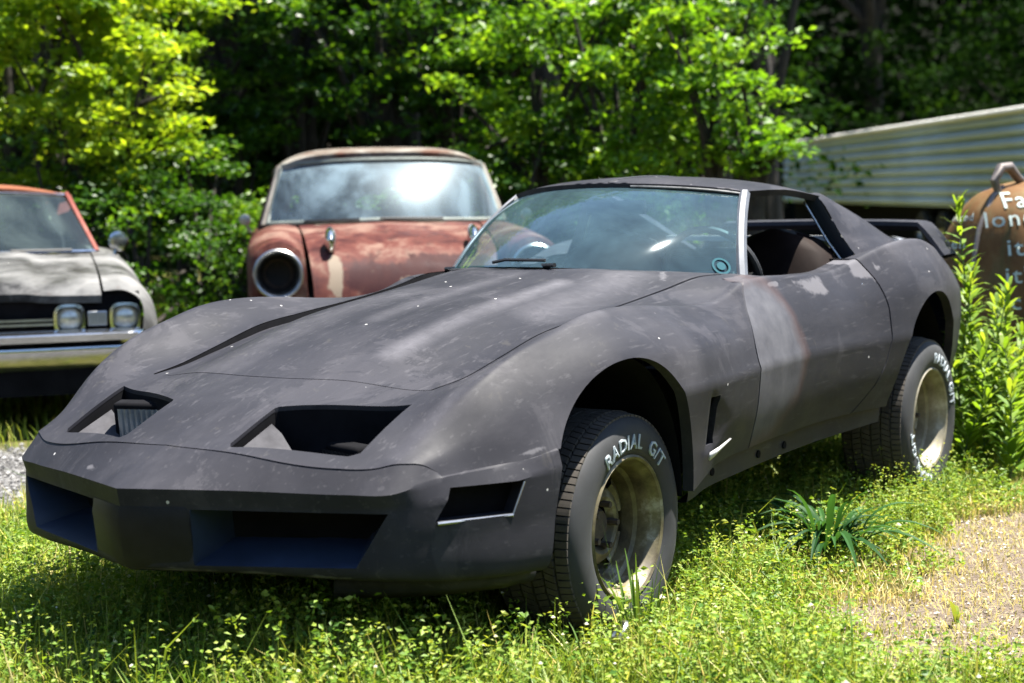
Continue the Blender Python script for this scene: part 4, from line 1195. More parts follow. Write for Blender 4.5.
attr(hd2,'wear_pale',lambda p: max(1.1*seg(p,(.16,.41,.86),(.0,.41,.66),.07),.75*seg(p,(.06,.2,.78),(.0,-.3,.66),.05),.7*seg(p,(1.4,-.4,1.05),(1.46,.5,1.05),.05)))
f1=[(-.08,.575,.60),(0,.575,.66),(.1,.58,.78),(.25,.585,.875),(.5,.59,.94),(1.48,.615,1.04),(1.9,.64,1.04)]
f2=[(-.08,.62,.93),(0,.62,.945),(.1,.62,.955),(.25,.63,.965),(.5,.635,.985),(1.48,.66,1.05),(1.9,.70,1.05)]
f3=[(-.08,.74,.985),(0,.745,.995),(.1,.75,1.0),(.25,.755,1.005),(.5,.765,1.015),(1.48,.80,1.04),(1.9,.82,1.03)]
f4=[(-.08,.87,.92),(0,.885,.92),(.1,.895,.925),(.25,.90,.93),(.5,.91,.94),(1.48,.92,.96),(1.9,.925,.95)]
f5=[(-.08,.885,.75),(0,.91,.73),(.1,.92,.72),(.25,.925,.72),(.5,.93,.72),(1.48,.94,.72),(1.9,.94,.72)]
f6=[(-.08,.84,.50),(0,.89,.42),(.1,.90,.36),(.25,.905,.33),(.5,.91,.32),(1.48,.915,.32),(1.9,.915,.32)]
fq=loft([f1,f2,f3,f4,f5,f6],frange(-.08,1.9,.045),[4,5,6,5,5])
# fender noses: from the outline to the headlight ring
T=[table(l) for l in (f1,f2,f3,f4,f5,f6)];outl=[(y,z) for y,z in spline_pts([L(-.08) for L in T],(),[4,5,6,5,5])]
HC=(.745,.80);HR=.138
nose=[]
full=outl+[(.72,.46),(.60,.52)]
def ringpt(y,z): a=math.atan2(z-HC[1],y-HC[0]);return (-.10,HC[0]+HR*math.cos(a),HC[1]+HR*math.sin(a))
for (a,b_) in zip(full,full[1:]+full[:1]):
    nose.append([(-.08,a[0],a[1]),(-.08,b_[0],b_[1]),ringpt(*b_),ringpt(*a)])
arch=lambda p:(math.hypot((p[0]-.78)/.42,(p[2]-.36)/.40)-1)
fq,_,_=clip(fq,lambda p:arch(p) if p[2]>.2 else 1)
body=fq+nose+mir(nose)
# rear body
b0=[(1.9,0,1.04),(3.4,0,1.04),(3.7,0,1.03),(4.6,0,.97),(4.85,0,.85)];b2=[(1.9,.70,1.05),(3.4,.70,1.05),(3.7,.68,1.03),(4.6,.62,.97),(4.85,.60,.85)]
b4=[(1.9,.925,.95),(3.4,.93,.95),(4.4,.90,.98),(4.85,.84,.95)];b6=[(1.9,.94,.70),(3.4,.94,.70),(4.4,.91,.70),(4.85,.84,.65)];b7=[(1.9,.915,.32),(3.4,.915,.32),(4.4,.87,.36),(4.85,.80,.42)]
rq_=loft([b2,b4,b6,b7],frange(1.9,4.85,.15),[5,5,5]);rear=loft([b0,b2],frange(3.4,4.85,.15),[6])
mb=MB();mb.polys(body+rq_+rear);mb.build('body',RP,rd,angle=45)
mb=MB();ring=[(4.85,)+tuple(p) for p in [(0,.85),(.60,.85),(.84,.95),(.84,.65),(.80,.42)]];ring=ring+[(a,-y,z) for a,y,z in ring[:0:-1]];mb.add(ring,[tuple(range(len(ring)))]);mb.build('tail_panel',RP,rd)
for sy in (1,-1):
    mb=MB();mb.lathe([(.138,-.03),(.145,-.055),(.135,-.065),(.122,-.055),(.108,-.02),(.104,.02)],40,'X',(-.09,sy*HC[0],HC[1]))
    hb2=mb.build('headlight_bezel',M['dullchrome'],rd)
    mb=MB();mb.lathe([(.105,-.02),(.100,.06),(.07,.12),(0,.14)],32,'X',(-.09,sy*HC[0],HC[1]));mb.build('headlight_socket',simple('rusty_socket',(.014,.009,.007),.8,var=.5,scale=30),hb2)
    mb=MB();mb.lathe([(.075,.02),(.082,.01),(.082,.03),(.075,.04)],28,'X',(-.09,sy*HC[0],HC[1]),closed=True);mb.build('socket_ring',simple('brown_ring',(.05,.027,.015),.7,.3,var=.5,scale=30),hb2)
    # bullet ornament on the hood ridge
    mb=MB();mb.lathe([(0,-.12),(.022,-.105),(.036,-.05),(.040,0),(.034,.08),(.016,.16),(0,.18)],20,'X',(0,0,0));mb.v=[(x,y*.9,z*1.9) for x,y,z in mb.v]
    mb.box((.02,0,-.05),(.14,.03,.07))
    hg=mb.build('hood_ornament',M['chrome'],rd);hg.location=(.27,sy*.43,.975);hg.rotation_euler=(0,math.radians(-14),0)
    mb=MB();mb.lathe([(0,-.02),(.035,-.015),(.04,0),(.033,.03),(0,.04)],20,'X',(1.62,sy*.955,1.09));mb.tube([(1.62,sy*.955,1.07),(1.64,sy*.92,1.0)],.01,6);mb.build('wing_mirror',M['dullchrome'],rd)
    for xx in (.78,3.75): simple_wheel(rd,(xx,sy*.86,.33),sy)
mb=MB();mb.tube([(-.10,-.86,.50),(-.20,-.60,.49),(-.24,0,.49),(-.20,.60,.49),(-.10,.86,.50)],[.045,.06,.065,.06,.045],12);mb.build('bumper',M['dullchrome'],rd)
mb=MB();mb.add([(.06,-.56,.72),(.06,.56,.72),(.02,.56,.42),(.02,-.56,.42)],[(0,1,2,3)]);mb.build('grille_opening',M['void'],rd)
mb=MB();mb.box((-.03,0,.565),(.03,1.08,.022));mb.build('grille_bar',simple('rust_brown_bar',(.16,.06,.04),.7,var=.4),rd)
# glasshouse
def wb(u): a=abs(u);return Vector((1.40+.42*a**2.2,u*.80,1.075-.02*a))
def wt(u): a=abs(u);return Vector((1.80+.24*a**2.4,u*.690,1.475-.030*a**3))
P=[[tuple(wb(u).lerp(wt(u),t)+Vector((-.03*4*t*(1-t),0,.03*4*t*(1-t)*.6))) for u in frange(-1,1,.05)] for t in frange(0,1,.1)]
mb=MB();mb.grid(P);wsr=mb.build('windshield',glass_mat('dusty_glare_windshield',(.10,.60),(.22,.30,.35),(.40,.56,.64)),rd)  # dust film thickened and tinted bluish to give the glass its glare
mb=MB();mb.tube([wb(u)+Vector((-.01,0,0)) for u in frange(-1,1,.1)]+[wb(1).lerp(wt(1),t) for t in (.2,.4,.6,.8)]+[wt(u)+Vector((-.008,0,.006)) for u in frange(1,-1,-.1)]+[wt(-1).lerp(wb(-1),t) for t in (.2,.4,.6,.8)],.017,8,closed=True);mb.build('windshield_frame',simple('pale_green_rubber',(.11,.125,.11),.6,var=.3,scale=15),wsr)
mb=MB();mb.tube([wb(u)+Vector((-.05,0,.012)) for u in (-.45,-.2,.08)],.010,6);mb.tube([wb(u)+Vector((-.05,0,.012)) for u in (.25,.5,.7)],.010,6);mb.build('wiper',M['trim'],rd)
rp=lambda x,u:(x,u*(.66+.03*math.sin(PI*(x-1.8)/1.9)),0)
P=[]
for i,x in enumerate(frange(0,1,.06)):
    row=[]
    for u in frange(-1,1,.05):
        a=abs(u);xf=1.79+.24*a**2.4;xx=xf+(3.45-xf)*x
        z=1.485+.105*math.sin(PI*min(1,x*.9+.10))**.7*(1-a**5)-.02*a**2-.06*x*x-.03*a**8
        row.append((xx,u*(.715+.05*math.sin(PI*x)),z))
    P.append(row)
mb=MB();mb.grid(P);e=quads(P);mb.polys(skirt(boundary(e,lambda m:True),(0,0,-.045)));mb.build('roof',RW,rd,angle=50)
for sy in (1,-1):
    mb=MB();a=[Vector((1.86,sy*.83,1.04)),Vector((2.09,sy*.706,1.44))];mb.tube(a,.024,8);mb.build('pillar',RW,rd);mb=MB();mb.tube([(2.62,sy*.86,1.0),(2.66,sy*.70,1.46)],.035,8);mb.build('pillar',RP,rd);mb=MB();mb.tube([(3.75,sy*.74,1.0),(3.40,sy*.64,1.42)],.07,8);mb.build('pillar',RP,rd)
mb=MB();mb.box((1.95,0,.90),(.25,1.5,.2));mb.box((2.6,0,.80),(.2,1.4,.55));mb.box((3.3,0,.85),(.2,1.4,.55));mb.build('cabin_interior',M['void'],rd,smooth=False)
mb=MB();mb.tube([Vector((2.05,-.38,1.05))+Vector((.3*.2*math.sin(a),.2*math.cos(a),.19*math.sin(a))) for a in np.linspace(0,2*PI,25)[:-1]],.012,6,closed=True);mb.build('steering_wheel',M['trim'],rd)
rc=gp(408,10.05);rd.location=(rc[0],rc[1],0);rd.rotation_euler=(0,0,math.radians(40.5))

# ------------------------------------------------------------------ pale sixties coupe with twin headlights (left)
cu=empty('coupe',(0,0,0),0,'weathered pale two door car with an orange roof and twin headlights','car')
CP=rust_paint('bleached_bonnet_paint',(.020,.0195,.0195),(.092,.091,.090),(.155,.152,.148),stops=(.38,.52,.66),scale=1.8,rough=(.35,.6))
CO=rust_paint('faded_orange_roof',(.13,.042,.022),(.17,.068,.04),(.22,.12,.085),rough=(.4,.6))
CRD=rust_paint('faded_red_pillar',(.13,.036,.028),(.18,.06,.048),(.22,.1,.08))
h0=[(-.06,0,.74),(0,0,.775),(.06,0,.80),(.5,0,.86),(1.3,0,.935)];h1=[(-.05,.30,.745),(0.01,.30,.78),(.07,.30,.805),(.5,.30,.865),(1.3,.30,.935)]
h1b=[(-.05,.33,.74),(0.01,.33,.773),(.07,.33,.797),(.5,.33,.855),(1.3,.33,.925)];h2=[(-.04,.66,.735),(.02,.66,.765),(.08,.66,.787),(.5,.67,.845),(1.3,.68,.92)]
hq=loft([h0,h1,h1b,h2],frange(-.04,1.3,.06),[5,2,6]);mb=MB();mb.polys(hq);mb.polys(skirt(boundary(hq,lambda m:True),(0,0,-.04)));mb.build('hood',CP,cu,angle=50)
g1=[(-.06,.672,.755),(.0,.672,.775),(.5,.682,.842),(1.3,.69,.915),(1.9,.72,.92)];g2=[(-.06,.78,.755),(0,.79,.775),(.5,.80,.845),(1.3,.81,.91),(1.9,.83,.915)]
g3=[(-.06,.86,.70),(0,.885,.71),(.5,.91,.76),(1.3,.92,.82),(1.9,.93,.83)];g4=[(-.04,.88,.56),(.0,.91,.56),(.5,.94,.58),(1.3,.95,.6),(1.9,.95,.6)];g5=[(-.03,.85,.40),(0,.87,.36),(.5,.90,.30),(1.3,.90,.28),(1.9,.90,.28)]
fq=loft([g1,g2,g3,g4,g5],frange(-.05,1.9,.05),[4,5,5,5]);fq,_,_=clip(fq,lambda p:math.hypot((p[0]-.80)/.40,(p[2]-.32)/.37)-1)
d2=[(1.9,.72,.92),(3.4,.72,.92),(4.9,.68,.85)];d3=[(1.9,.93,.83),(3.4,.95,.86),(4.9,.86,.80)];d4=[(1.9,.95,.6),(3.4,.96,.6),(4.9,.86,.55)];d5=[(1.9,.90,.28),(3.4,.91,.28),(4.9,.80,.4)];d0=[(1.9,0,.92),(3.4,0,.93),(4.9,0,.86)]
fq+=loft([d2,d3,d4,d5],frange(1.9,4.9,.2),[4,4,4]);fq+=loft([d0,d2],frange(3.5,4.9,.2),[5])
mb=MB();mb.polys(fq);mb.build('body',CP,cu,angle=45)
mb=MB();mb.box((.02,0,.62),(.06,1.72,.26));mb.build('grille_opening',M['void'],cu)
for k,zz in enumerate((.588,.612)):
    mb=MB();mb.box((-.025,-.0,zz),(.018,.86,.013));mb.build('grille_bar',M['dullchrome'],cu)
def squircle(r,n=40,p=3.2): return [(r*math.copysign(abs(math.cos(a))**(2/p),math.cos(a)),r*math.copysign(abs(math.sin(a))**(2/p),math.sin(a))) for a in np.linspace(0,2*PI,n,endpoint=False)]
LAMP=simple('headlamp_glass',(.42,.42,.38),.12,.5,var=.3,scale=30)
for sy in (1,-1):
    for yc in (.49,.78):
        mb=MB();R0=squircle(.088);R1=squircle(.082);R2=squircle(.066);R3=squircle(.062)
        P=[[(-.03+dx,sy*yc+a,.612+b_) for dx,(a,b_) in zip((.02,-.02,-.022,.01),(R0[i],R1[i],R2[i],R3[i]))] for i in list(range(40))+[0]]
        mb.grid(P);hz=mb.build('headlight_bezel',M['chrome'],cu)
        mb=MB();mb.lathe([(.062,-.012),(.045,-.030),(.02,-.037),(0,-.039)],28,'X',(-.01,sy*yc,.612));mb.lathe([(.068,-.018),(.066,-.01),(.06,-.006)],28,'X',(-.01,sy*yc,.612));mb.build('headlight',LAMP,hz)
    mb=MB();mb.box((-.03,sy*.635,.612),(.03,.105,.082));pk=mb.build('parking_lamp',M['dullchrome'],cu,bevel=.008)
    mb=MB()
    for i in range(6):
        for j in range(5): mb.box((-.047,sy*.635-.04+.016*i,.612-.027+.0135*j),(.006,.011,.0095))
    mb.build('lamp_grid',simple('grey_lamp_grid',(.20,.21,.21),.5),pk,smooth=False)
    mb=MB();mb.lathe([(0,-.03),(.05,-.025),(.062,-.0),(.058,.012),(0,.016)],24,'X',(1.42,sy*.86,.985));mb.tube([(1.42,sy*.86,.97),(1.42,sy*.83,.90)],.012,8);mb.build('wing_mirror',M['chrome'],cu)
    for xx in (.80,3.7): simple_wheel(cu,(xx,sy*.87,.32),sy)
# bumper: upper flange, dark slot, lower apron
def bumper_rows(rows):
    P=[]
    for x,z in rows:
        r=[]
        for y in frange(-.96,.96,.06):
            a=abs(y);r.append((x+.05*a*a+(.22*max(0,a-.84)/.12 if a>.84 else 0),y*(1 if a<.93 else .985),z))
        P.append(r)
    return P
mb=MB();mb.grid(bumper_rows([(-.05,.560),(-.13,.553),(-.155,.535),(-.150,.50),(-.12,.483)]));bp_=mb.build('bumper',M['chrome'],cu,angle=50)
mb=MB();mb.grid(bumper_rows([(-.13,.468),(-.135,.455),(-.105,.39),(-.06,.345)]));mb.build('bumper_apron',M['chrome'],bp_,angle=50)
mb=MB();mb.box((-.07,0,.476),(.05,1.5,.03));mb.build('bumper_slot',M['void'],bp_)
def cb(u): a=abs(u);return Vector((1.32+.22*a*a,u*.72,.935-.01*a))
def ct(u): a=abs(u);return Vector((1.86+.13*a*a,u*.57,1.30-.025*a*a))
P=[[tuple(cb(u).lerp(ct(u),t)) for u in frange(-1,1,.1)] for t in frange(0,1,.2)]
mb=MB();mb.grid(P);wz=mb.build('windshield',glass_mat('hazy_windshield',(.06,.30),(.16,.21,.20),rg=.03),cu)
mb=MB();mb.tube([cb(u)+Vector((-.01,0,0)) for u in frange(-1,1,.1)],.012,6);mb.tube([ct(u) for u in frange(-1,1,.1)],.012,6);mb.build('windshield_trim',M['chrome'],wz)
mb=MB();mb.tube([cb(u)+Vector((-.05,0,.012)) for u in (-.1,.15,.45)],.010,6);mb.tube([cb(u)+Vector((-.05,0,.012)) for u in (-.8,-.5,-.3)],.010,6);mb.build('wiper',M['trim'],cu)
P=[]
for x in frange(0,1,.1):
    row=[]
    for u in frange(-1,1,.1):
        a=abs(u);xf=1.85+.13*a*a;xx=xf+(3.15-xf)*x;row.append((xx,u*(.575+.04*math.sin(PI*x)),1.307+.055*math.sin(PI*min(1,.12+.8*x))*(1-a**2.5)-.03*a*a-.03*x*x))
    P.append(row)
mb=MB();mb.grid(P);mb.polys(skirt(boundary(quads(P),lambda m:True),(0,0,-.03)));mb.build('roof',CO,cu,angle=50)
for sy in (1,-1):
    mb=MB();mb.tube([(1.56,sy*.735,.92),(2.0,sy*.580,1.285)],.018,8);mb.build('pillar',CRD,cu);mb=MB();mb.tube([(3.5,sy*.70,.92),(3.12,sy*.58,1.22)],.10,8);mb.build('pillar',CRD,cu)
mb=MB();mb.box((1.75,0,.80),(.3,1.3,.2));mb.box((2.5,0,.72),(.2,1.3,.5));mb.box((3.2,0,.75),(.2,1.3,.5));mb.build('cabin_interior',M['void'],cu,smooth=False)
mb=MB();mb.tube([Vector((1.95,-.36,.95))+Vector((.06*math.sin(a),.19*math.cos(a),.18*math.sin(a))) for a in np.linspace(0,2*PI,25)[:-1]],.012,6,closed=True);mb.build('steering_wheel',M['trim'],cu)
mb=MB();mb.box((2.4,0,.27),(4.3,1.60,.14));mb.box((.10,0,.29),(.3,1.5,.16));mb.build('underbody_shade',M['void'],cu,smooth=False)  # black box added below the body, reads as the shadow under the car
cc_=gp(-26,9.0);cu.location=(cc_[0],cc_[1],0);cu.rotation_euler=(0,0,math.radians(49.5))

# ------------------------------------------------------------------ rusty hood with painted words (right edge)
OR=rust_paint('brown_rust',(.075,.032,.012),(.115,.062,.026),(.135,.10,.05),scale=3,streak=(.065,.062,.026))
oc_=empty('old_truck',(0,0,0),0,'rusty brown round nosed truck with white handwriting on its hood','truck')
# local: nose towards -x, centre ridge along x
n0=[(-.02,0,.45),(0,0,.75),(.05,0,1.0),(.16,0,1.17),(.35,0,1.245),(.7,0,1.275),(1.5,0,1.32)]
n1=[(-.02,.10,.45),(.03,.14,.75),(.08,.15,.98),(.18,.17,1.14),(.35,.19,1.21),(.7,.22,1.24),(1.5,.30,1.28)]
n2=[(-.02,.16,.45),(.05,.26,.75),(.12,.30,.90),(.22,.35,1.0),(.4,.40,1.06),(.7,.44,1.09),(1.5,.56,1.13)]
n3=[(-.02,.20,.45),(.08,.34,.62),(.15,.40,.70),(.25,.46,.74),(.4,.50,.76),(.7,.54,.78),(1.5,.66,.80)]
n4=[(-.02,.20,.40),(.08,.36,.42),(.15,.42,.45),(.25,.48,.48),(.4,.52,.5),(.7,.56,.5),(1.5,.68,.5)]
nq=loft([n0,n1,n2,n3,n4],frange(-.02,1.5,.04),[6,6,6,4])
mb=MB();mb.polys(nq);hdn=mb.build('hood',OR,oc_,angle=70)
mb=MB();mb.tube([(-.0,0,.80),(.05,0,1.01),(.16,0,1.18),(.24,0,1.225)],.014,8);mb.tube([(.20,0,1.20),(.17,0,1.26),(.22,0,1.325),(.29,0,1.33),(.36,0,1.27),(.42,0,1.25)],[.02,.024,.028,.028,.024,.014],10);mb.build('hood_ornament',simple('worn_pot_metal',(.13,.11,.10),.5,.4,var=.4,scale=20),oc_)
for sy in (1,-1):
    P=[]
    for i,t in enumerate(frange(0,1,.08)):
        row=[]
        for k in range(17):
            a=PI*k/16;xx=-.05+1.5*t;r=.27*math.sin(PI*min(1,.18+.62*t))**.6
            row.append((xx+.05,sy*(.72+.22*math.cos(a)),.36+ (r*1.5)*math.sin(a)))
        P.append(row)
    mb=MB();mb.grid(P);mb.build('fender',OR,oc_,angle=70)
    mb=MB();mb.lathe([(0,-.05),(.07,-.04),(.095,.0),(.105,.0),(.105,.02),(.09,.10),(.04,.2),(0,.22)],28,'X',(.05,sy*.60,.86));mb.build('headlight',M['dullchrome'],oc_)
    simple_wheel(oc_,(.65,sy*.84,.36),sy,.36)
HANDM=simple('hand_painted_white',(.36,.42,.38),.7,var=.15,scale=25)
# words are laid on the hood skin: find the skin by ray casting from the side
dg=bpy.context.evaluated_depsgraph_get();dg.update()
from mathutils.bvhtree import BVHTree
bv=BVHTree.FromPolygons([tuple(v.co) for v in hdn.data.vertices],[tuple(p.vertices) for p in hdn.data.polygons])
def word(txt,u0,z,size,cast,slant=0,parent=hdn):
    """hand-painted word: letters laid on the hood skin, written by someone standing off the nose"""
    me=text_mesh(txt,size,.0);dx,dy=cast;x0=min(v.co.x for v in me.vertices)
    bmx=bmesh.new();bmx.from_mesh(me);bmesh.ops.triangulate(bmx,faces=bmx.faces)
    bmesh.ops.subdivide_edges(bmx,edges=[e for e in bmx.edges if e.calc_length()>.02],cuts=1)
    bad=[]
    for v in bmx.verts:
        u=u0+v.co.x-x0;pz=z+v.co.y+slant*(v.co.x-x0)
        hit=bv.ray_cast(Vector((u*dy-dx*2,-u*dx-dy*2,pz)),Vector((dx,dy,0)))
        if hit[0] is None: bad.append(v);continue
        n_=hit[1] if hit[1].x*dx+hit[1].y*dy<0 else -hit[1]
        v.co=hit[0]+n_*.004
    bmesh.ops.delete(bmx,geom=bad,context='VERTS')
    bmx.to_mesh(me);bmx.free();me.materials.append(HANDM)
    o=bpy.data.objects.new('painted_words',me);link(o,parent);return o
CA=(.577,.815)
word('Far',.165,1.115,.115,CA,.05);word('lone',.072,1.015,.115,CA,.10);word('its',.155,.875,.12,CA,.03);word("it's",.140,.735,.115,CA,.05);word('ec',.09,.605,.115,CA)
word('bound',-.16,1.045,.055,(.85,.52),.05);word('men',-.20,.90,.085,(.85,.52),.05)
q=gp(972,8.9);oc_.location=(q[0],q[1],0);oc_.rotation_euler=(0,0,math.radians(-22))

# ------------------------------------------------------------------ trailer
tl=empty('trailer',(0,0,0),0,'long white trailer with horizontal ribbed siding behind the black coupe','trailer')
A=np.array([16.15,2.76])*1.25+.25*np.array([4.07,3.04]);B=np.array([28.6,11.2])*1.25+.25*np.array([4.07,3.04])
dv=(B-A);Lg=np.linalg.norm(dv);dv/=Lg;A2=A-dv*6;Lt=Lg+6
nv=np.array([-dv[1],dv[0]])
if nv@np.array([-4-A[0],-3-A[1]])<0:nv=-nv
zb,zt=.84,2.28
sid,nt,b=newmat('weathered_white_siding');n=noise(nt,.6,7,.7,map_scale=(1,1,2));r=ramp(nt,n.outputs[0],[(.3,(.40,.50,.60)),(.6,(.54,.65,.76)),(.8,(.58,.68,.77))])
n2=noise(nt,.22,4,.6);k=ramp(nt,n2.outputs[0],[(.5,(0,0,0)),(.62,(1,1,1))]);c=mix(nt,mixfac(nt,k.outputs[0],.35),r.outputs[0],(.32,.38,.34));nt.links.new(c,b.inputs['Base Color']);b.inputs['Roughness'].default_value=.45
P=[];nb=8;hh=(zt-zb)/nb
prof=[]
for i in range(nb): prof+= [(-.02,zb+i*hh),(-.02,zb+i*hh+.020),(.050,zb+i*hh+.045),(.062,zb+i*hh+.09),(.030,zb+(i+1)*hh-.035),(.012,zb+(i+1)*hh-.014),(-.02,zb+(i+1)*hh-.010)]
for t in np.linspace(0,Lt,14):
    P.append([(t,o_,z) for o_,z in prof])
wv_,bt=2.4,.0
mb=MB();mb.grid(P);mb.build('siding',sid,tl,angle=20)
mb=MB();mb.grid([[(t,-wv_,zb),(t,-wv_,zt),(t,-wv_*.75,zt+.10),(t,-wv_*.5,zt+.13),(t,-wv_*.25,zt+.10),(t,.0,zt)] for t in (0,Lt)]);mb.add([(0,0,zb),(0,0,zt),(0,-wv_,zt),(0,-wv_,zb)],[(0,1,2,3)]);mb.add([(Lt,0,zb),(Lt,0,zt),(Lt,-wv_,zt),(Lt,-wv_,zb)],[(0,1,2,3)]);mb.build('shell',simple('white_sheet_metal',(.5,.5,.48),.5,var=.25,scale=1),tl,smooth=False)
mb=MB();mb.tube([(0,.05,zt+.02),(Lt,.05,zt+.02)],.055,8);mb.build('roof_trim',simple('pale_trim',(.68,.67,.62),.45,var=.2,scale=2),tl)
mb=MB();mb.box((Lt/2,-.6,zb-.10),(Lt,.05,.18));mb.box((Lt/2,-1.9,zb-.10),(Lt,.05,.18));mb.build('chassis_beam',simple('dark_rust_steel',(.03,.02,.016),.9,spec=.1),tl)
mb=MB();mb.add([(0,-.25,0),(Lt,-.25,0),(Lt,-.25,zb),(0,-.25,zb)],[(0,1,2,3)]);mb.build('skirting',simple('dark_skirting',(.012,.012,.011),.9,spec=.05),tl)
for t in (Lg*.55,Lg*.62): simple_wheel(tl,(t,.0,.38),1,.38)
mb=MB();mb.box((6.6,-.1,.42),(.14,.10,.84));mb.build('support_post',simple('rusty_post',(.10,.03,.02),.8,var=.4),tl)
tl.location=(A2[0],A2[1],0);tl.rotation_euler=(0,0,math.atan2(dv[1],dv[0]))
if (nv[0]*(-dv[1])+nv[1]*dv[0])<0: tl.scale=(1,-1,1)

# ------------------------------------------------------------------ trees and shrubs
spec=[ # px, D, cz, (rx,ry,rz), clumps, leaves, size, mat, kind
 (20,14.2,2.35,(1.25,1.25,1.25),86,110,.085,'bright'),(118,14.0,2.15,(.95,.95,1.15),70,110,.08,'bright'),(70,15.6,3.4,(1.5,1.4,1.2),80,100,.09,'bright'),(-70,14.6,2.6,(1.3,1.3,1.6),40,80,.09,'bright'),
 (60,13.4,.95,(1.1,.9,.75),40,80,.06,'mid'),(150,13.2,.80,(.75,.7,.7),34,80,.06,'mid'),(205,14.2,.85,(.65,.6,.85),34,80,.065,'mid'),
 (215,16.5,2.6,(.95,.9,1.3),44,80,.085,'mid'),(300,17.2,3.2,(1.4,1.3,1.0),56,85,.09,'mid'),(385,16.0,2.75,(1.2,1.1,1.05),56,90,.085,'mid'),(465,15.8,2.5,(1.0,1.0,1.15),52,90,.085,'mid'),
 (545,14.6,2.2,(.95,.9,1.2),46,80,.085,'lush'),(520,14.0,1.15,(.75,.7,.75),40,85,.07,'mid'),(620,14.2,2.35,(.95,.9,1.05),46,80,.09,'lush'),(655,13.8,1.35,(.65,.6,.7),32,70,.08,'lush'),
 (718,13.4,2.2,(.55,.55,.80),34,70,.09,'lush'),(752,13.0,1.75,(.28,.3,.50),13,60,.085,'lush'),(690,15.4,3.0,(.9,.9,.8),40,90,.085,'mid'),(775,18.5,4.6,(.8,.8,.6),34,80,.09,'dark'),
 (240,16.2,1.5,(.7,.6,.8),34,85,.08,'mid'),(415,17.6,3.5,(1.2,1.0,.7),50,85,.09,'lush'),(325,18.2,3.9,(1.1,1.0,.6),44,85,.09,'lush'),(590,16.4,1.4,(1.3,.7,1.0),50,85,.085,'mid'),
 (255,14.0,.55,(.45,.5,.55),24,70,.055,'mid'),(440,14.6,.9,(.8,.6,.8),30,80,.07,'mid'),
]
names={'bright':('bush','sunlit yellow green bush'),'lush':('bush','fresh green bush'),'mid':('bush','mid green bush'),'dark':('bush','shade darkened green bush')}
where={20:'tall behind the orange roofed car at the frame edge',118:'beside the darker gap left of the red sedan',70:'rising highest behind the orange roofed car',-70:'cut by the left picture edge',
 60:'low and brownish right behind the orange roof',150:'low behind the chrome wing mirror of the pale car',205:'low in shade between the two old cars',215:'standing tall in the dark gap between the two old cars',
 300:'whose top hangs over the roof corner of the red sedan',385:'right behind the white roof of the red sedan',465:'behind the right roof corner of the red sedan',
 545:'above the black roof front corner',520:'low between the red sedan and the black roof',620:'tallest and brightest directly above the black roof',655:'low just above the middle of the black roof',
 718:'overhanging the far end of the white trailer',752:'thin and pale touching the trailer corner',690:'filling the back above the black roof',775:'highest, above the far end of the trailer',
 240:'in the shaded gap close to the flank of the red sedan',415:'whose upper sprays hang high above the red sedan',325:'highest, left above the roof of the red sedan',590:'in shade behind the brighter leaves above the black roof',
 255:'smallest, at the flank of the red sedan',440:'low behind the red sedan windshield'}
for i,(px,D,cz,rad,nc,lp,sz,mt) in enumerate(spec):
    q=gp(px,D);nm,lb=names[mt]
    tree('bush',lb+' '+where[px],'bush','bushes along the edge of the wood',q,cz,rad,nc,lp,sz,mt,clr=(.27,.2),seed=i,shell=.45,flat=.36)
# shade trees whose crowns hang above the picture
big=[(40,19,6.8,3.4),(230,20,7.0,3.6),(400,19.5,7.2,3.4),(560,19,6.9,3.3),(720,20,7.0,3.6),(880,47,11,5.5),(1060,40,10.5,5.0),(-150,19,7,3.6),(1500,30,9,4.5)]
for i,(px,D,cz,r) in enumerate(big):
    q=gp(px,D)
    tree('shade_tree','tall tree at the wood edge, trunk number unseen behind bushes' if 0 else ['tall tree above the orange roofed car','tall tree above the gap between the old cars','tall tree above the white roofed red sedan','tall tree above the front of the black roof','tall tree above the far trailer end','tall tree over the middle of the trailer','tall tree over the near trailer end','tall tree beyond the left picture edge','tall tree beyond the right picture edge'][i],'tree','tall trees at the wood edge',q,cz,(r,r,2.6),95,60,.20,'mid' if i<5 else 'dark',clr=(.75,.4),seed=60+i,shell=.2,limbs=8)
back=[(-60,24),(120,25),(290,24),(430,25),(570,24),(700,27),(810,50),(920,46),(1040,38),(1150,36),(190,22),(350,22.5),(500,22)]
for i,(px,D) in enumerate(back):
    q=gp(px,D)
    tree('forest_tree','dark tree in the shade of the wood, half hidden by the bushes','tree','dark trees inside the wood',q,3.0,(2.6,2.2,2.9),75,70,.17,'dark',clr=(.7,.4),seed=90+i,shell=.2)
# closed leaf mass of the wood farther up the bank
n=80000;px=rng.uniform(-700,1700,n);D=np.where(px>640,rng.uniform(47,60,n),rng.uniform(30,46,n))
d=f0[None]+r0_[None]*((px-512)/1708.19)[:,None];P=np.stack([-4.07+d[:,0]*D,-3.04+d[:,1]*D,rng.uniform(0,17,n)+.1*(D-30)],1)
V,F=leaves_at(P,.42,up=.3,aspect=.8);o=np_mesh('forest',V,F,LM['dark'],tint=np.repeat(rng.uniform(0,.8,n),4));tag(o,'dark mass of leaves deep in the wood behind everything','forest',kind='stuff')

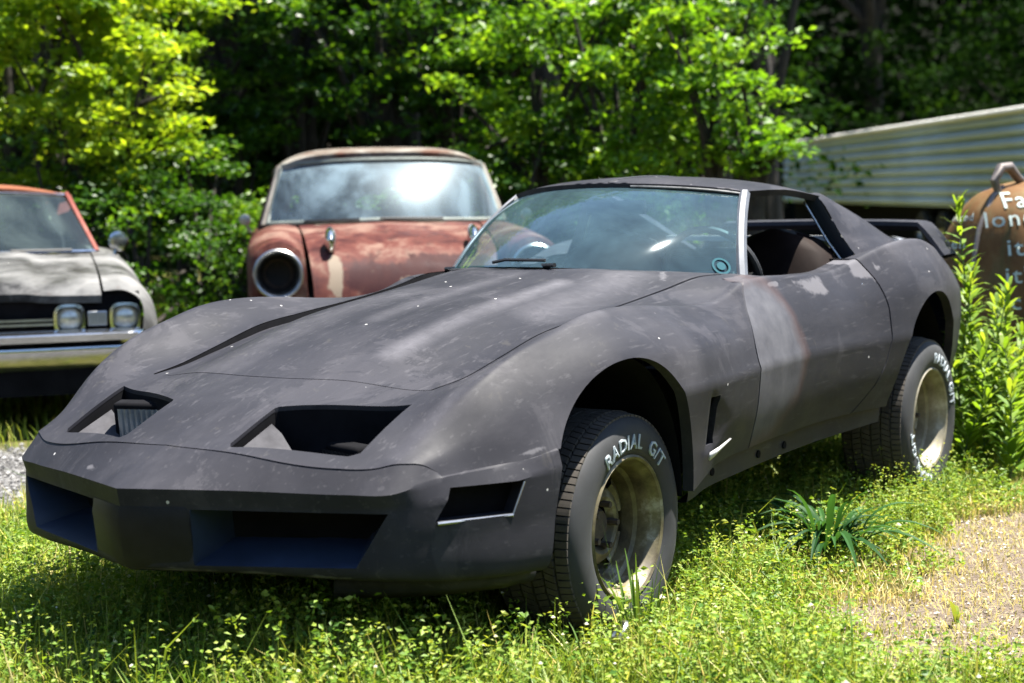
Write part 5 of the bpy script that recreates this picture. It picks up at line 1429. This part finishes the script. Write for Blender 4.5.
# leaf ring added behind the camera to keep low sky off the car sides
n=26000;a=rng.uniform(math.radians(75),math.radians(350),n);R=rng.uniform(17,26,n)
P=np.stack([-4.07+R*np.cos(a),-3.04+R*np.sin(a),rng.uniform(0,1,n)**.8*(7.5+1.5*np.sin(a*9))],1)
V,F=leaves_at(P,.55,up=.3,aspect=.8);o=np_mesh('forest',V,F,LM['dark'],tint=np.repeat(rng.uniform(0,.8,n),4));tag(o,'leaf mass added out of view behind the camera, screening low sky','forest',kind='stuff')

#ENDBG


# ------------------------------------------------------------------ light, sky, camera
w=bpy.data.worlds.new('World');scn.world=w;w.use_nodes=True
nt=w.node_tree;bg=nt.nodes['Background'];sky=nt.nodes.new('ShaderNodeTexSky');sky.sky_type='NISHITA';sky.sun_disc=False
SD=Vector((.26,-.21,.94)).normalized()
el=math.asin(SD.z);azi=math.atan2(SD.x,SD.y)
sky.sun_elevation=el;sky.sun_rotation=azi;sky.air_density=1;sky.dust_density=.3
nt.links.new(sky.outputs[0],bg.inputs[0]);bg.inputs[1].default_value=.07
sl=bpy.data.lights.new('sun','SUN');sl.energy=5.0;sl.angle=math.radians(.53);sl.color=(1,.955,.87)
so=bpy.data.objects.new('sun',sl);link(so);so.rotation_euler=SD.to_track_quat('Z','Y').to_euler();so.location=SD*30
cam=bpy.data.cameras.new('camera');co=bpy.data.objects.new('camera',cam);link(co)
r_=Vector((0.5386876,-0.84231571,-0.01788599));u_=Vector((0.08371853,0.03239207,0.99596283));f_=Vector((0.83833578,0.53801022,-0.08796663))
Mx=Matrix(((r_.x,u_.x,-f_.x,-4.0687319),(r_.y,u_.y,-f_.y,-3.03630874),(r_.z,u_.z,-f_.z,1.25256369),(0,0,0,1)))
co.matrix_world=Mx
cam.sensor_width=36;cam.lens=1708.19/1024*36;cam.clip_end=500;cam.clip_start=.05
cam.dof.use_dof=True;cam.dof.focus_distance=5.0;cam.dof.aperture_fstop=3.2
scn.camera=co
vs=scn.view_settings;vs.view_transform='Standard';vs.look='None';vs.exposure=2.35;vs.gamma=1
scn.render.engine='CYCLES'
